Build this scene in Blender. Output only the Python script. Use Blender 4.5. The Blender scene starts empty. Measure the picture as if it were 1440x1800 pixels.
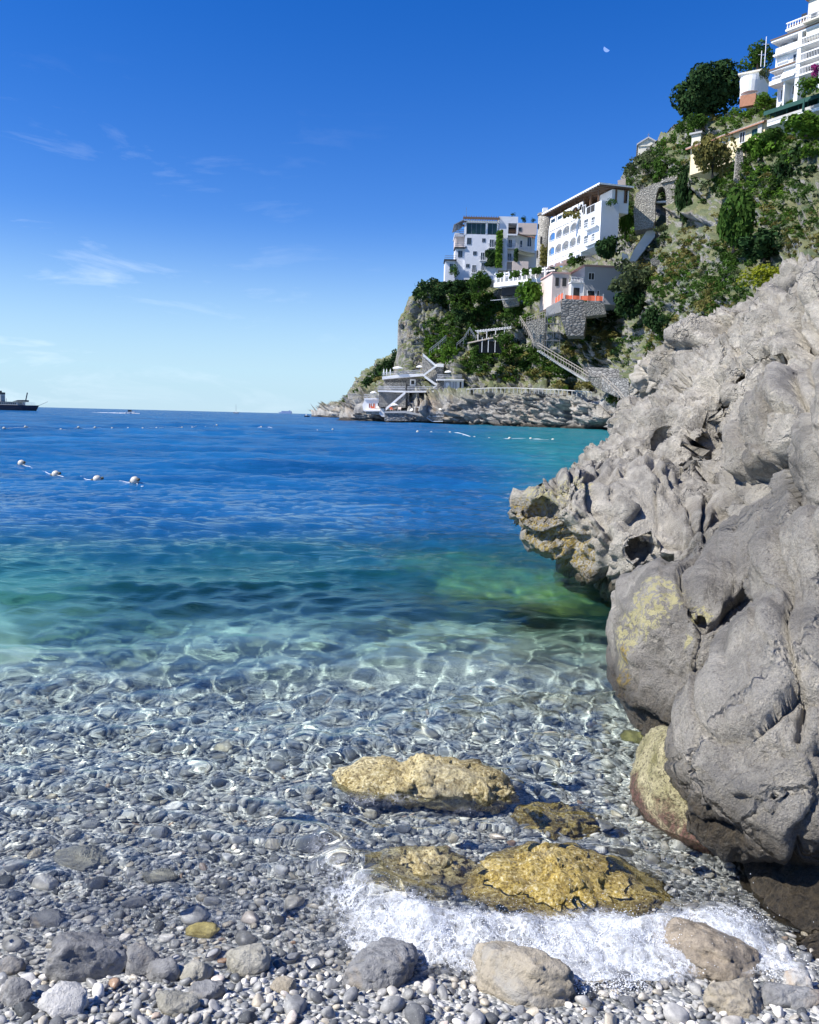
import bpy, bmesh, math, random
import numpy as np
from mathutils import Vector, Matrix
from mathutils.bvhtree import BVHTree
random.seed(7)
sc = bpy.context.scene
COL = sc.collection
R = math.radians

# ------------------------------------------------------------------ camera
PITCH, ROLL, FPX, CH = R(6.67), R(1.43), 1440.0, 1.6
CAM = np.array([0.0, 0.0, CH])
fw = np.array([0, math.cos(PITCH), -math.sin(PITCH)])
u0 = np.array([0, math.sin(PITCH), math.cos(PITCH)])
r0 = np.array([1.0, 0, 0])
rt = r0*math.cos(ROLL) + u0*math.sin(ROLL)
up = -r0*math.sin(ROLL) + u0*math.cos(ROLL)
cam = bpy.data.objects.new('camera', bpy.data.cameras.new('camera'))
COL.objects.link(cam)
cam.matrix_world = Matrix(((rt[0], up[0], -fw[0], 0), (rt[1], up[1], -fw[1], 0), (rt[2], up[2], -fw[2], CH), (0, 0, 0, 1)))
cam.data.sensor_fit = 'HORIZONTAL'; cam.data.sensor_width = 36; cam.data.lens = 36*FPX/1440
cam.data.clip_start = .05; cam.data.clip_end = 60000
sc.camera = cam

# ------------------------------------------------------------------ sky and sun
SUN_DIR = Vector((-0.66, -0.22, 0.72)).normalized()      # towards the sun
SUN_EL = math.asin(SUN_DIR.z); SUN_AZ = math.atan2(SUN_DIR.x, SUN_DIR.y)
world = bpy.data.worlds.new('World'); sc.world = world; world.use_nodes = True
wn = world.node_tree; wn.nodes.clear()
def NN(nt, t, **kw):
    n = nt.nodes.new(t)
    for k, v in kw.items():
        if k.startswith('i_'):
            n.inputs[k[2:].replace('_', ' ')].default_value = v
        elif k.startswith('n') and k[1:].isdigit():
            n.inputs[int(k[1:])].default_value = v
        else:
            setattr(n, k, v)
    return n
sky = NN(wn, 'ShaderNodeTexSky', sky_type='NISHITA', sun_disc=False, sun_elevation=SUN_EL, sun_rotation=SUN_AZ, air_density=1.0, dust_density=0.0, ozone_density=4.0)
hs = NN(wn, 'ShaderNodeHueSaturation', n0=0.519, n1=1.38, n2=1.04)
wn.links.new(sky.outputs[0], hs.inputs['Color'])
# thin high clouds, low over the sea on the left
tc = NN(wn, 'ShaderNodeTexCoord')
sx = NN(wn, 'ShaderNodeSeparateXYZ'); wn.links.new(tc.outputs['Generated'], sx.inputs[0])
def wmath(op, a, b=None):
    n = NN(wn, 'ShaderNodeMath', operation=op)
    for i, v in enumerate((a, b)):
        if v is None: continue
        if isinstance(v, (int, float)): n.inputs[i].default_value = v
        else: wn.links.new(v, n.inputs[i])
    return n.outputs[0]
az = wmath('ARCTAN2', sx.outputs[0], sx.outputs[1])
cv = NN(wn, 'ShaderNodeCombineXYZ'); wn.links.new(wmath('MULTIPLY', az, 3.2), cv.inputs[0]); wn.links.new(wmath('MULTIPLY', sx.outputs[2], 15.0), cv.inputs[1])
n1 = NN(wn, 'ShaderNodeTexNoise', i_Scale=1.5, i_Detail=8.0, i_Roughness=.62, i_Distortion=.5); wn.links.new(cv.outputs[0], n1.inputs['Vector'])
cr = NN(wn, 'ShaderNodeMapRange', n1=.56, n2=.90); wn.links.new(n1.outputs['Fac'], cr.inputs[0])
# clouds thin out with height
hm = NN(wn, 'ShaderNodeMapRange', n1=.36, n2=.14); wn.links.new(sx.outputs[2], hm.inputs[0])
lm = NN(wn, 'ShaderNodeMapRange', n1=.02, n2=-.46); wn.links.new(az, lm.inputs[0])
cf = wmath('MULTIPLY', wmath('MULTIPLY', cr.outputs[0], hm.outputs[0]), wmath('MULTIPLY', lm.outputs[0], .75))
hzf = NN(wn, 'ShaderNodeMapRange', n1=.23, n2=-.01, n3=0.0, n4=.88, interpolation_type='SMOOTHSTEP'); wn.links.new(sx.outputs[2], hzf.inputs[0])
mxh = NN(wn, 'ShaderNodeMix', data_type='RGBA'); wn.links.new(hzf.outputs[0], mxh.inputs[0]); wn.links.new(hs.outputs[0], mxh.inputs[6]); mxh.inputs[7].default_value = (3.1, 4.7, 6.1, 1)
mxw = NN(wn, 'ShaderNodeMix', data_type='RGBA'); wn.links.new(cf, mxw.inputs[0]); wn.links.new(mxh.outputs[2], mxw.inputs[6]); mxw.inputs[7].default_value = (7.5, 8.2, 9.0, 1)
bg = NN(wn, 'ShaderNodeBackground', i_Strength=0.098); wn.links.new(mxw.outputs[2], bg.inputs[0])
wo = NN(wn, 'ShaderNodeOutputWorld'); wn.links.new(bg.outputs[0], wo.inputs[0])
sl = bpy.data.lights.new('sun', 'SUN'); sl.energy = 4.7; sl.angle = R(.5); sl.color = (1, .965, .90)
sun = bpy.data.objects.new('sun', sl); COL.objects.link(sun)
sun.rotation_euler = SUN_DIR.to_track_quat('Z', 'Y').to_euler()
sl.cycles.is_caustics_light = True                       # real caustics through the water
sc.view_settings.view_transform = 'Standard'; sc.view_settings.look = 'None'
sc.view_settings.exposure = 0.68; sc.view_settings.gamma = 1; sc.view_settings.use_curve_mapping = False
sc.cycles.use_denoising = True; sc.cycles.max_bounces = 8; sc.cycles.transparent_max_bounces = 12
sc.cycles.sample_clamp_indirect = 6; sc.cycles.sample_clamp_direct = 14

# ------------------------------------------------------------------ projection helpers
def ray(px, py):
    d = fw + rt*((px-720)/FPX) - up*((py-900)/FPX)
    return d
def AT(px, py, Y):
    d = ray(px, py); return CAM + d*(Y/d[1])
def ATZ(px, py, z=0.0):
    d = ray(px, py); return CAM + d*((z-CH)/d[2])
def PIX(P):
    v = np.asarray(P)-CAM; w = v@fw
    return 720+FPX*(v@rt)/w, 900-FPX*(v@up)/w

# ------------------------------------------------------------------ numpy noise
_rng = np.random.default_rng(11)
_perm = _rng.permutation(256).astype(np.int64); _perm = np.concatenate([_perm, _perm, _perm])
_g = _rng.normal(size=(256, 3)); _g /= np.linalg.norm(_g, axis=1)[:, None]; _g = _g.astype(np.float32)
def perlin(P):
    P = np.asarray(P, dtype=np.float64)
    I = np.floor(P).astype(np.int64); F = (P-I).astype(np.float32); I &= 255
    U = F*F*F*(F*(F*6-15)+10)
    res = 0
    for dx in (0, 1):
        for dy in (0, 1):
            for dz in (0, 1):
                h = _perm[_perm[_perm[(I[..., 0]+dx) & 255]+((I[..., 1]+dy) & 255)]+((I[..., 2]+dz) & 255)]
                g = _g[h]
                d = g[..., 0]*(F[..., 0]-dx)+g[..., 1]*(F[..., 1]-dy)+g[..., 2]*(F[..., 2]-dz)
                w = (U[..., 0] if dx else 1-U[..., 0])*(U[..., 1] if dy else 1-U[..., 1])*(U[..., 2] if dz else 1-U[..., 2])
                res = res+d*w
    return res*1.5
def fbm(P, octv=4, gain=.5, lac=2.03, ridged=False):
    a = 1.0; s = 0; P = np.asarray(P, dtype=np.float64); tot = 0
    for i in range(octv):
        n = perlin(P+17.3*i)
        if ridged: n = 1-2*np.abs(n)*1.4
        s = s+a*n; tot += a; a *= gain; P = P*lac
    return s/tot
def worley(P, seed=0):
    P = np.asarray(P, dtype=np.float64); I = np.floor(P).astype(np.int64)
    d1 = np.full(P.shape[:-1], 9.0); d2 = d1.copy(); idr = np.zeros(P.shape[:-1])
    for dx in (-1, 0, 1):
        for dy in (-1, 0, 1):
            for dz in (-1, 0, 1):
                C = I+np.array([dx, dy, dz])
                h = _perm[_perm[_perm[(C[..., 0]+seed) & 255]+(C[..., 1] & 255)]+(C[..., 2] & 255)]
                off = np.stack([_perm[h+1], _perm[h+2], _perm[h+3]], -1)/255.0
                d = np.linalg.norm(C+off-P, axis=-1)
                m = d < d1
                d2 = np.where(m, d1, np.minimum(d2, d)); idr = np.where(m, h/255.0, idr); d1 = np.where(m, d, d1)
    return d1, d2, idr
def facets(P, k=1.0, seed=0):
    """blocky relief: every cell of a random mosaic carries its own tilted plane; returns (height, edge distance)"""
    P = np.asarray(P, dtype=np.float64); I = np.floor(P).astype(np.int64)
    d1 = np.full(P.shape[:-1], 9.0); d2 = d1.copy(); hh = np.zeros(P.shape[:-1])
    for dx in (-1, 0, 1):
        for dy in (-1, 0, 1):
            for dz in (-1, 0, 1):
                C = I+np.array([dx, dy, dz])
                h = _perm[_perm[_perm[(C[..., 0]+seed) & 255]+(C[..., 1] & 255)]+(C[..., 2] & 255)]
                off = np.stack([_perm[h+1], _perm[h+2], _perm[h+3]], -1)/255.0
                v = P-(C+off); d = np.linalg.norm(v, axis=-1); m = d < d1
                val = (v*_g[_perm[h+5]]).sum(-1)*k+_g[h][..., 0]*.35
                d2 = np.where(m, d1, np.minimum(d2, d)); hh = np.where(m, val, hh); d1 = np.where(m, d, d1)
    return hh, d2-d1
def sstep(a, b, x):
    t = np.clip((x-a)/(b-a), 0, 1); return t*t*(3-2*t)

# ------------------------------------------------------------------ mesh helpers
def fastmesh(name, V, F, smooth=True):
    V = np.ascontiguousarray(V, dtype=np.float32); F = np.ascontiguousarray(F, dtype=np.int32)
    m = bpy.data.meshes.new(name); k = F.shape[1]
    m.vertices.add(len(V)); m.vertices.foreach_set('co', V.ravel())
    m.loops.add(F.size); m.loops.foreach_set('vertex_index', F.ravel())
    m.polygons.add(len(F)); m.polygons.foreach_set('loop_start', np.arange(0, F.size, k, dtype=np.int32))
    m.polygons.foreach_set('use_smooth', np.full(len(F), smooth))
    m.update(calc_edges=True); m.validate()
    return m
def link(name, mesh, mat=None, parent=None, label=None, cat=None, group=None, kind=None):
    o = bpy.data.objects.new(name, mesh); COL.objects.link(o)
    if mat is not None and mesh is not None and not len(mesh.materials): mesh.materials.append(mat)
    if parent is not None: o.parent = parent
    tag(o, label, cat, group, kind)
    return o
def tag(o, label=None, cat=None, group=None, kind=None):
    if label: o['label'] = label
    if cat: o['category'] = cat
    if group: o['group'] = group
    if kind: o['kind'] = kind
def attr(mesh, name, vals):
    a = mesh.attributes.new(name, 'FLOAT', 'POINT'); a.data.foreach_set('value', np.asarray(vals, dtype=np.float32))
def gridfaces(nr, nc):
    I = np.arange(nr*nc).reshape(nr, nc)
    return np.stack([I[:-1, :-1], I[:-1, 1:], I[1:, 1:], I[1:, :-1]], -1).reshape(-1, 4)
def normals(V, F):
    n = np.cross(V[F[:, 2]]-V[F[:, 0]], V[F[:, 3 % F.shape[1]]]-V[F[:, 1]]) if F.shape[1] == 4 else np.cross(V[F[:, 1]]-V[F[:, 0]], V[F[:, 2]]-V[F[:, 0]])
    N = np.zeros_like(V)
    for i in range(F.shape[1]): np.add.at(N, F[:, i], n)
    l = np.linalg.norm(N, axis=1); l[l == 0] = 1
    return N/l[:, None]
class MB:
    """collects boxes, bars, tubes; build() links them as one mesh object"""
    def __init__(s): s.V = []; s.F = []
    def poly(s, pts, faces):
        b = len(s.V); s.V += [tuple(p) for p in pts]; s.F += [tuple(b+i for i in f) for f in faces]; return s
    def box(s, x0, x1, y0, y1, z0, z1):
        return s.poly([(x0, y0, z0), (x1, y0, z0), (x1, y1, z0), (x0, y1, z0), (x0, y0, z1), (x1, y0, z1), (x1, y1, z1), (x0, y1, z1)],
                      [(0, 3, 2, 1), (4, 5, 6, 7), (0, 1, 5, 4), (1, 2, 6, 5), (2, 3, 7, 6), (3, 0, 4, 7)])
    def bar(s, a, b, w, h=None):
        a = Vector(a); b = Vector(b); h = h or w; d = (b-a).normalized()
        u = d.cross(Vector((0, 0, 1)))
        if u.length < 1e-3: u = Vector((1, 0, 0))
        u.normalize(); v = u.cross(d).normalized()
        P = []
        for q in (a, b):
            for su, sv in ((-1, -1), (1, -1), (1, 1), (-1, 1)): P.append(q+u*(w/2*su)+v*(h/2*sv))
        return s.poly(P, [(0, 1, 2, 3), (7, 6, 5, 4), (0, 4, 5, 1), (1, 5, 6, 2), (2, 6, 7, 3), (3, 7, 4, 0)])
    def tube(s, pts, r, n=6):
        pts = [Vector(p) for p in pts]; rs = r if isinstance(r, (list, tuple)) else [r]*len(pts); b = len(s.V)
        for i, p in enumerate(pts):
            d = (pts[min(i+1, len(pts)-1)]-pts[max(i-1, 0)]).normalized()
            u = d.cross(Vector((0, 0, 1)));  u = u if u.length > .05 else d.cross(Vector((0, 1, 0))); u.normalize(); v = d.cross(u).normalized()
            for k in range(n):
                t = 2*math.pi*k/n; s.V.append(tuple(p+u*(rs[i]*math.cos(t))+v*(rs[i]*math.sin(t))))
        for i in range(len(pts)-1):
            for k in range(n):
                s.F.append((b+i*n+k, b+i*n+(k+1) % n, b+(i+1)*n+(k+1) % n, b+(i+1)*n+k))
        s.F.append(tuple(b+k for k in reversed(range(n)))); s.F.append(tuple(b+(len(pts)-1)*n+k for k in range(n)))
        return s
    def lathe(s, prof, n=16, c=(0, 0, 0)):
        b = len(s.V)
        for r_, z in prof:
            for k in range(n):
                t = 2*math.pi*k/n; s.V.append((c[0]+r_*math.cos(t), c[1]+r_*math.sin(t), c[2]+z))
        for i in range(len(prof)-1):
            for k in range(n):
                s.F.append((b+i*n+k, b+i*n+(k+1) % n, b+(i+1)*n+(k+1) % n, b+(i+1)*n+k))
        s.F.append(tuple(b+k for k in reversed(range(n)))); s.F.append(tuple(b+(len(prof)-1)*n+k for k in range(n)))
        return s
    def prism(s, outline, y0, y1):
        """outline: list of (x, z); extruded along y"""
        n = len(outline)
        P = [(x, y0, z) for x, z in outline]+[(x, y1, z) for x, z in outline]
        F = [tuple(range(n)), tuple(reversed(range(n, 2*n)))]+[(i, i+n, (i+1) % n+n, (i+1) % n) for i in range(n)]
        return s.poly(P, F)
    def mesh(s, name, smooth=False):
        m = bpy.data.meshes.new(name); m.from_pydata(s.V, [], s.F)
        if smooth: m.polygons.foreach_set('use_smooth', [True]*len(m.polygons))
        m.update(); return m
    def build(s, name, mat, parent=None, smooth=False, **kw):
        return link(name, s.mesh(name, smooth), mat, parent, **kw)
def empty(name, loc, rz=0, **kw):
    o = bpy.data.objects.new(name, None); COL.objects.link(o); o.location = tuple(loc); o.rotation_euler = (0, 0, rz)
    o.empty_display_size = .3; tag(o, **kw); return o
def copy_tree(o, parent=None):
    c = o.copy(); COL.objects.link(c)
    if parent is not None: c.parent = parent
    for ch in [x for x in o.children]: copy_tree(ch, c)
    return c

# ------------------------------------------------------------------ materials
def material(name):
    m = bpy.data.materials.new(name); m.use_nodes = True; return m, m.node_tree, m.node_tree.nodes['Principled BSDF']
def L(nt, a, b): nt.links.new(a, b)
def ramp(nt, stops, src):
    r = nt.nodes.new('ShaderNodeValToRGB'); e = r.color_ramp.elements
    while len(e) < len(stops): e.new(.5)
    for i, (p, c) in enumerate(stops): e[i].position = p; e[i].color = (*c, 1)
    L(nt, src, r.inputs[0]); return r.outputs[0]
def noise(nt, scale, detail=5, rough=.6, vec=None, dist=0, out='Fac'):
    n = NN(nt, 'ShaderNodeTexNoise', i_Scale=scale, i_Detail=detail, i_Roughness=rough, i_Distortion=dist)
    L(nt, vec if vec is not None else pos(nt), n.inputs['Vector']); return n.outputs[out]
def pos(nt):
    for n in nt.nodes:
        if n.bl_idname == 'ShaderNodeTexCoord': return n.outputs['Object']
    return nt.nodes.new('ShaderNodeTexCoord').outputs['Object']
def mix(nt, fac, a, b, mode='MIX'):
    n = NN(nt, 'ShaderNodeMix', data_type='RGBA', blend_type=mode)
    for i, v in ((0, fac), (6, a), (7, b)):
        if hasattr(v, 'is_linked') or hasattr(v, 'links'): L(nt, v, n.inputs[i])
        elif isinstance(v, (int, float)): n.inputs[i].default_value = v
        else: n.inputs[i].default_value = (*v, 1)
    return n.outputs[2]
def mth(nt, op, a, b=None, clamp=False):
    n = NN(nt, 'ShaderNodeMath', operation=op, use_clamp=clamp)
    for i, v in enumerate((a, b)):
        if v is None: continue
        if isinstance(v, (int, float)): n.inputs[i].default_value = v
        else: L(nt, v, n.inputs[i])
    return n.outputs[0]
def bump(nt, h, strength, dist, normal=None):
    n = NN(nt, 'ShaderNodeBump', i_Strength=strength, i_Distance=dist); L(nt, h, n.inputs['Height'])
    if normal is not None: L(nt, normal, n.inputs['Normal'])
    return n.outputs[0]
def mrange(nt, v, a, b, c=0.0, d=1.0):
    n = NN(nt, 'ShaderNodeMapRange', n1=a, n2=b, n3=c, n4=d); L(nt, v, n.inputs[0]); return n.outputs[0]
def attrn(nt, name): return NN(nt, 'ShaderNodeAttribute', attribute_name=name).outputs['Fac']
def simple(name, col, rough=.7, var=.12, scale=1.5, metal=0, bumpd=0.0):
    m, nt, b = material(name)
    n = noise(nt, scale, 6, .65)
    c = mix(nt, n, tuple(max(0, x*(1-var*2)) for x in col), tuple(min(1, x*(1+var)) for x in col))
    L(nt, c, b.inputs['Base Color']); b.inputs['Roughness'].default_value = rough; b.inputs['Metallic'].default_value = metal
    if bumpd: L(nt, bump(nt, noise(nt, scale*6, 5), .6, bumpd), b.inputs['Normal'])
    return m
# ================================================================== SEA, SEABED, BEACH
# seabed: depth below the water by forward distance, with a sand patch, troughs and stones
def bed_z(X, Y):
    yk = np.array([-6, 0, 1.5, 1.95, 2.25, 2.6, 3.9, 4.8, 5.5, 6.2, 7.5, 9.5, 13, 30, 80, 400, 1e5])
    zk = np.array([.75, .42, .15, .06, -.015, -.07, -.24, -.38, -.58, -.95, -1.35, -2.1, -3.6, -7, -12, -15, -15])
    Ys = Y-0.10*X                                      # the shore runs slightly oblique
    z = np.interp(Ys+.18*perlin(np.stack([X*.6, Y*.6, 0*X], -1)), yk, zk)
    amp = np.clip(-z*.25, .012, .35)
    z = z+amp*fbm(np.stack([X*.45, Y*.45, 0*X+3], -1), 4)
    # pale sand hump left of centre
    z = z+.45*np.exp(-((X+.9)/1.6)**2-((Y-6.9)/1.1)**2)
    return z
def water_extra(X, Y):
    """breaking wavelet washing over the flat boulder"""
    h = 0*X
    P = [(-.35, 2.95), (-.15, 2.65), (.1, 2.38), (.45, 2.30), (.8, 2.33), (1.05, 2.42)]
    d = np.full(X.shape, 9.0)
    for (x0, y0), (x1, y1) in zip(P[:-1], P[1:]):
        t = np.clip(((X-x0)*(x1-x0)+(Y-y0)*(y1-y0))/((x1-x0)**2+(y1-y0)**2), 0, 1)
        d = np.minimum(d, np.hypot(X-x0-t*(x1-x0), Y-y0-t*(y1-y0)))
    h = .045*np.exp(-(d/.13)**2)*(1+.6*perlin(np.stack([X*9, Y*9, 0*X], -1)))
    return h, d
WRNG = np.random.default_rng(5)
WAVES = []
for i in range(110):
    Lw = .085*(34**WRNG.random()); a = WRNG.normal(1.62, .50 if Lw > .4 else 1.0); WAVES.append((Lw, a, WRNG.uniform(0, 6.28), WRNG.uniform(.5, 1.3)))
for i in range(34):
    WAVES.append((2.4*4**WRNG.random(), WRNG.normal(1.66, .38), WRNG.uniform(0, 6.28), WRNG.uniform(.6, 1.3)))
def waves(X, Y, spacing):
    Z = np.zeros_like(X)
    wx = X+.25*perlin(np.stack([X*.5, Y*.5, 0*X+9], -1)); wy = Y+.3*perlin(np.stack([X*.4, Y*.4, 0*X+5], -1))
    for Lw, a, ph, w in WAVES:
        k = 2*math.pi/Lw
        fade = np.clip(Lw/(spacing*3.2)-1, 0, 1)
        # short waves calm down offshore less than long ones grow near the beach
        near = np.clip((Y-1.8)/3.5, .25, 1) if Lw > .35 else 1.0
        near = near*(1+.9*sstep(9, 26, Y)) if Lw < 2.4 else sstep(10, 26, Y)*1.5
        slope = .014 if Lw > .9 else (.021 if Lw > .2 else .0225)
        s = np.sin(k*(wx*math.cos(a)+wy*math.sin(a))+ph)
        Z += w*slope*Lw/(2*math.pi)*s*fade*near*1.15
    return Z
def sea_height(x, y):
    X_, Y_ = np.array([float(x)]), np.array([float(y)]); return float(waves(X_, Y_, np.maximum(Y_*.0021, Y_*.0072*.55))[0])
rows = [1.55]
while rows[-1] < 9000:
    y = rows[-1]; r_ = .0072 if y < 40 else .0072+.03*min(1, (y-40)/200); rows.append(y*(1+r_))
rows = np.array(rows)
cols = np.concatenate([np.linspace(-9000, -400, 14), np.linspace(-300, -30, 24), np.linspace(-20, 1480, 420), np.linspace(1490, 1900, 20), np.linspace(2200, 9000, 12)])
CX, RY = np.meshgrid((cols-720)/FPX*1.0, rows)
WX = CX*RY; WY = RY.copy()
sp = np.maximum(RY*.0021, RY*.0072*.55)
sp = np.where(np.abs(CX) > .56, RY*.02, sp)
wex, wd = water_extra(WX, WY)
WZ = waves(WX, WY, sp)+wex
BZ = bed_z(WX, WY)
near_thin = sstep(0.0, -.10, BZ)                       # the last film of water lies flatter
WZ = WZ*(.55+.45*near_thin)
Wv = np.stack([WX, WY, WZ], -1).reshape(-1, 3)
wm_ = fastmesh('sea', Wv, gridfaces(len(rows), len(cols)))
cove = sstep(-.03, .16, WX/WY-.02-.8/WY+.06*perlin(np.stack([WX*.04, WY*.02, 0*WX], -1)))*sstep(7, 11, WY)*sstep(400, 220, WY)   # teal for the shallow cove, with the cliff's green reflection put into the colour
depth = np.clip(-BZ, 0, 30); tealness = np.clip(1-sstep(1.0, 3.0, depth+.9*perlin(np.stack([WX*.35, WY*.18, 0*WX+2], -1)))+.75*cove, 0, 1)
attr(wm_, 'depth', depth.ravel()); attr(wm_, 'dist', RY.ravel()); attr(wm_, 'teal', tealness.ravel())
m_sea = bpy.data.materials.new('sea water'); m_sea.use_nodes = True
nt = m_sea.node_tree; nt.nodes.clear()
dep = attrn(nt, 'depth'); dst = attrn(nt, 'dist')
tcn = nt.nodes.new('ShaderNodeTexCoord')
mp = NN(nt, 'ShaderNodeMapping'); mp.inputs['Scale'].default_value = (.55, 1.5, 1); L(nt, tcn.outputs['Object'], mp.inputs['Vector'])
nz1 = noise(nt, 2.2, 8, .62, mp.outputs[0], .3)
nz2 = noise(nt, .16, 9, .64, mp.outputs[0], .4)
nz4 = noise(nt, .035, 6, .6, mp.outputs[0], .3)
bs = mrange(nt, dst, 3.5, 30, 0.0, 1.0)
nz3 = noise(nt, 7.0, 4, .6, mp.outputs[0], .3)
h_ = mth(nt, 'ADD', mth(nt, 'ADD', mth(nt, 'MULTIPLY', nz1, .45), mth(nt, 'MULTIPLY', nz3, .09)), mth(nt, 'ADD', mth(nt, 'MULTIPLY', nz2, 2.4), mth(nt, 'MULTIPLY', nz4, mrange(nt, dst, 30, 120, 0, 9.0))))
bn = NN(nt, 'ShaderNodeBump', i_Distance=1.0); L(nt, h_, bn.inputs['Height']); L(nt, mth(nt, 'MULTIPLY', bs, .7), bn.inputs['Strength'])
glass = NN(nt, 'ShaderNodeBsdfGlass', i_Roughness=0.0, i_IOR=1.333); 
tint = ramp(nt, [(0, (1, 1, 1)), (.06, (.90, .985, .975)), (.2, (.62, .96, .92)), (.5, (.30, .84, .78)), (1, (.08, .45, .50))], mth(nt, 'DIVIDE', dep, 6.0))
L(nt, tint, glass.inputs['Color']); L(nt, bn.outputs[0], glass.inputs['Normal'])
body = NN(nt, 'ShaderNodeBsdfDiffuse'); 
bcol = mix(nt, mrange(nt, nz2, .35, .65), (.005, .062, .18), (.012, .115, .29)); teal = mix(nt, mrange(nt, nz1, .35, .65), (.012, .125, .13), (.030, .21, .19)); bcol = mix(nt, attrn(nt, 'teal'), bcol, teal); L(nt, bcol, body.inputs['Color'])
gls = NN(nt, 'ShaderNodeBsdfGlossy', i_Roughness=.06); L(nt, bn.outputs[0], gls.inputs['Normal'])
fr = NN(nt, 'ShaderNodeFresnel', i_IOR=1.333); L(nt, bn.outputs[0], fr.inputs['Normal'])
far = NN(nt, 'ShaderNodeMixShader'); L(nt, fr.outputs[0], far.inputs[0]); L(nt, body.outputs[0], far.inputs[1]); L(nt, gls.outputs[0], far.inputs[2])
mxs = NN(nt, 'ShaderNodeMixShader'); L(nt, mrange(nt, dep, .7, 3.6), mxs.inputs[0]); L(nt, glass.outputs[0], mxs.inputs[1]); L(nt, far.outputs[0], mxs.inputs[2])
om = NN(nt, 'ShaderNodeOutputMaterial'); L(nt, mxs.outputs[0], om.inputs[0])
sea = link('sea', wm_, m_sea, kind='structure'); sea.cycles.is_caustics_caster = True
def receiver(o): o.cycles.is_caustics_receiver = True; return o

# seabed and beach ground sheet
brow = np.concatenate([np.linspace(-4, 1.2, 18), 1.25*1.018**np.arange(250)])
brow = np.concatenate([brow, np.geomspace(brow[-1]*1.1, 9500, 24)])
bcolx = np.concatenate([np.linspace(-7, -.75, 16), np.linspace(-.7, .72, 220), np.linspace(.8, 7, 16)])
U_, V_ = np.meshgrid(bcolx, brow)
BX = U_*np.maximum(V_, 2.0); BY = V_
BZz = bed_z(BX, BY)+.012*fbm(np.stack([BX*9, BY*9, 0*BX], -1), 3)*(BY < 9)
bm_ = fastmesh('seabed', np.stack([BX, BY, BZz], -1).reshape(-1, 3), gridfaces(len(brow), len(bcolx)))
m_bed, nt, b = material('seabed gravel')
vo = NN(nt, 'ShaderNodeTexVoronoi', i_Scale=85.0); L(nt, pos(nt), vo.inputs['Vector'])
sepb = NN(nt, 'ShaderNodeSeparateColor'); L(nt, vo.outputs['Color'], sepb.inputs[0])
gc = ramp(nt, [(0, (.10, .11, .115)), (.35, (.24, .25, .25)), (.7, (.42, .42, .40)), (1, (.68, .66, .60))], sepb.outputs[0])
sand = mix(nt, noise(nt, 3, 5), (.50, .50, .42), (.66, .64, .54))
dk = mix(nt, noise(nt, .8, 5), (.12, .16, .13), (.26, .28, .20))
sx_ = NN(nt, 'ShaderNodeSeparateXYZ'); L(nt, pos(nt), sx_.inputs[0])
fs = mrange(nt, mth(nt, 'ADD', sx_.outputs[2], mth(nt, 'MULTIPLY', noise(nt, .9, 4), .5)), -.25, -.75)
sd = mix(nt, mrange(nt, noise(nt, .42, 4, .55), .42, .56), dk, sand)
L(nt, mix(nt, fs, gc, sd), b.inputs['Base Color']); b.inputs['Roughness'].default_value = .8
inv = mth(nt, 'SUBTRACT', 1.0, vo.outputs['Distance']); L(nt, bump(nt, inv, 1.0, .006), b.inputs['Normal'])
beach = receiver(link('beach', bm_, m_bed, kind='structure'))

# ------------------------------------------------------------------ pebbles
def ico(sub):
    bm = bmesh.new(); bmesh.ops.create_icosphere(bm, subdivisions=sub, radius=1)
    V = np.array([v.co[:] for v in bm.verts]); F = np.array([[v.index for v in f.verts] for f in bm.faces]); bm.free(); return V, F
ICO1 = ico(1); ICO2 = ico(2); ICO3 = ico(3); ICO4 = ico(4); ICO5 = ico(5)
prng = np.random.default_rng(21)
def pebble_shape(base, k, rough=.22, sq=.62):
    V = base[0].copy(); p = V+k*13.7
    V = V*(1+rough*fbm(p*.9, 3)[:, None])
    # facets: push in along a few planes
    g = np.random.default_rng(k)
    for _ in range(7):
        n = g.normal(size=3); n /= np.linalg.norm(n); t = g.uniform(.45, .85); d = V@n
        V = V-np.outer(np.maximum(d-t, 0)*.8, n)
    return V*np.array([1, g.uniform(.6, .95), sq*g.uniform(.8, 1.15)])
def stone_mat(name, individual, wet=True, stops=None):
    m, nt, b = material(name)
    rnd = NN(nt, 'ShaderNodeObjectInfo').outputs['Random'] if individual else attrn(nt, 'rnd')
    stops = stops or [(0, (.06, .065, .07)), (.2, (.17, .175, .18)), (.45, (.30, .30, .29)), (.7, (.43, .42, .40)), (.84, (.46, .41, .32)), (.90, (.72, .70, .66)), (.97, (.80, .78, .74)), (1, (.34, .22, .14))]
    base = ramp(nt, stops, rnd)
    sc_ = 1 if not individual else 1
    gx = NN(nt, 'ShaderNodeNewGeometry').outputs['Position']
    n = noise(nt, 34, 6, .7, gx); n2 = noise(nt, 220, 3, .6, gx)
    c = mix(nt, mrange(nt, n, .3, .7), (.55, .55, .55), (1.35, 1.33, 1.28)); c = mix(nt, 1.0, base, c, 'MULTIPLY')
    c = mix(nt, mrange(nt, n2, .62, .72, 0, .5), c, (.62, .61, .58))
    L(nt, c, b.inputs['Base Color'])
    sz = NN(nt, 'ShaderNodeSeparateXYZ'); L(nt, gx, sz.inputs[0])
    L(nt, mrange(nt, sz.outputs[2], .02, .09, .28, .75), b.inputs['Roughness'])
    L(nt, bump(nt, n, .5, .006), b.inputs['Normal'])
    return m
m_peb = stone_mat('pebble stone', True); m_pebs = stone_mat('shingle stone', False)
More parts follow.
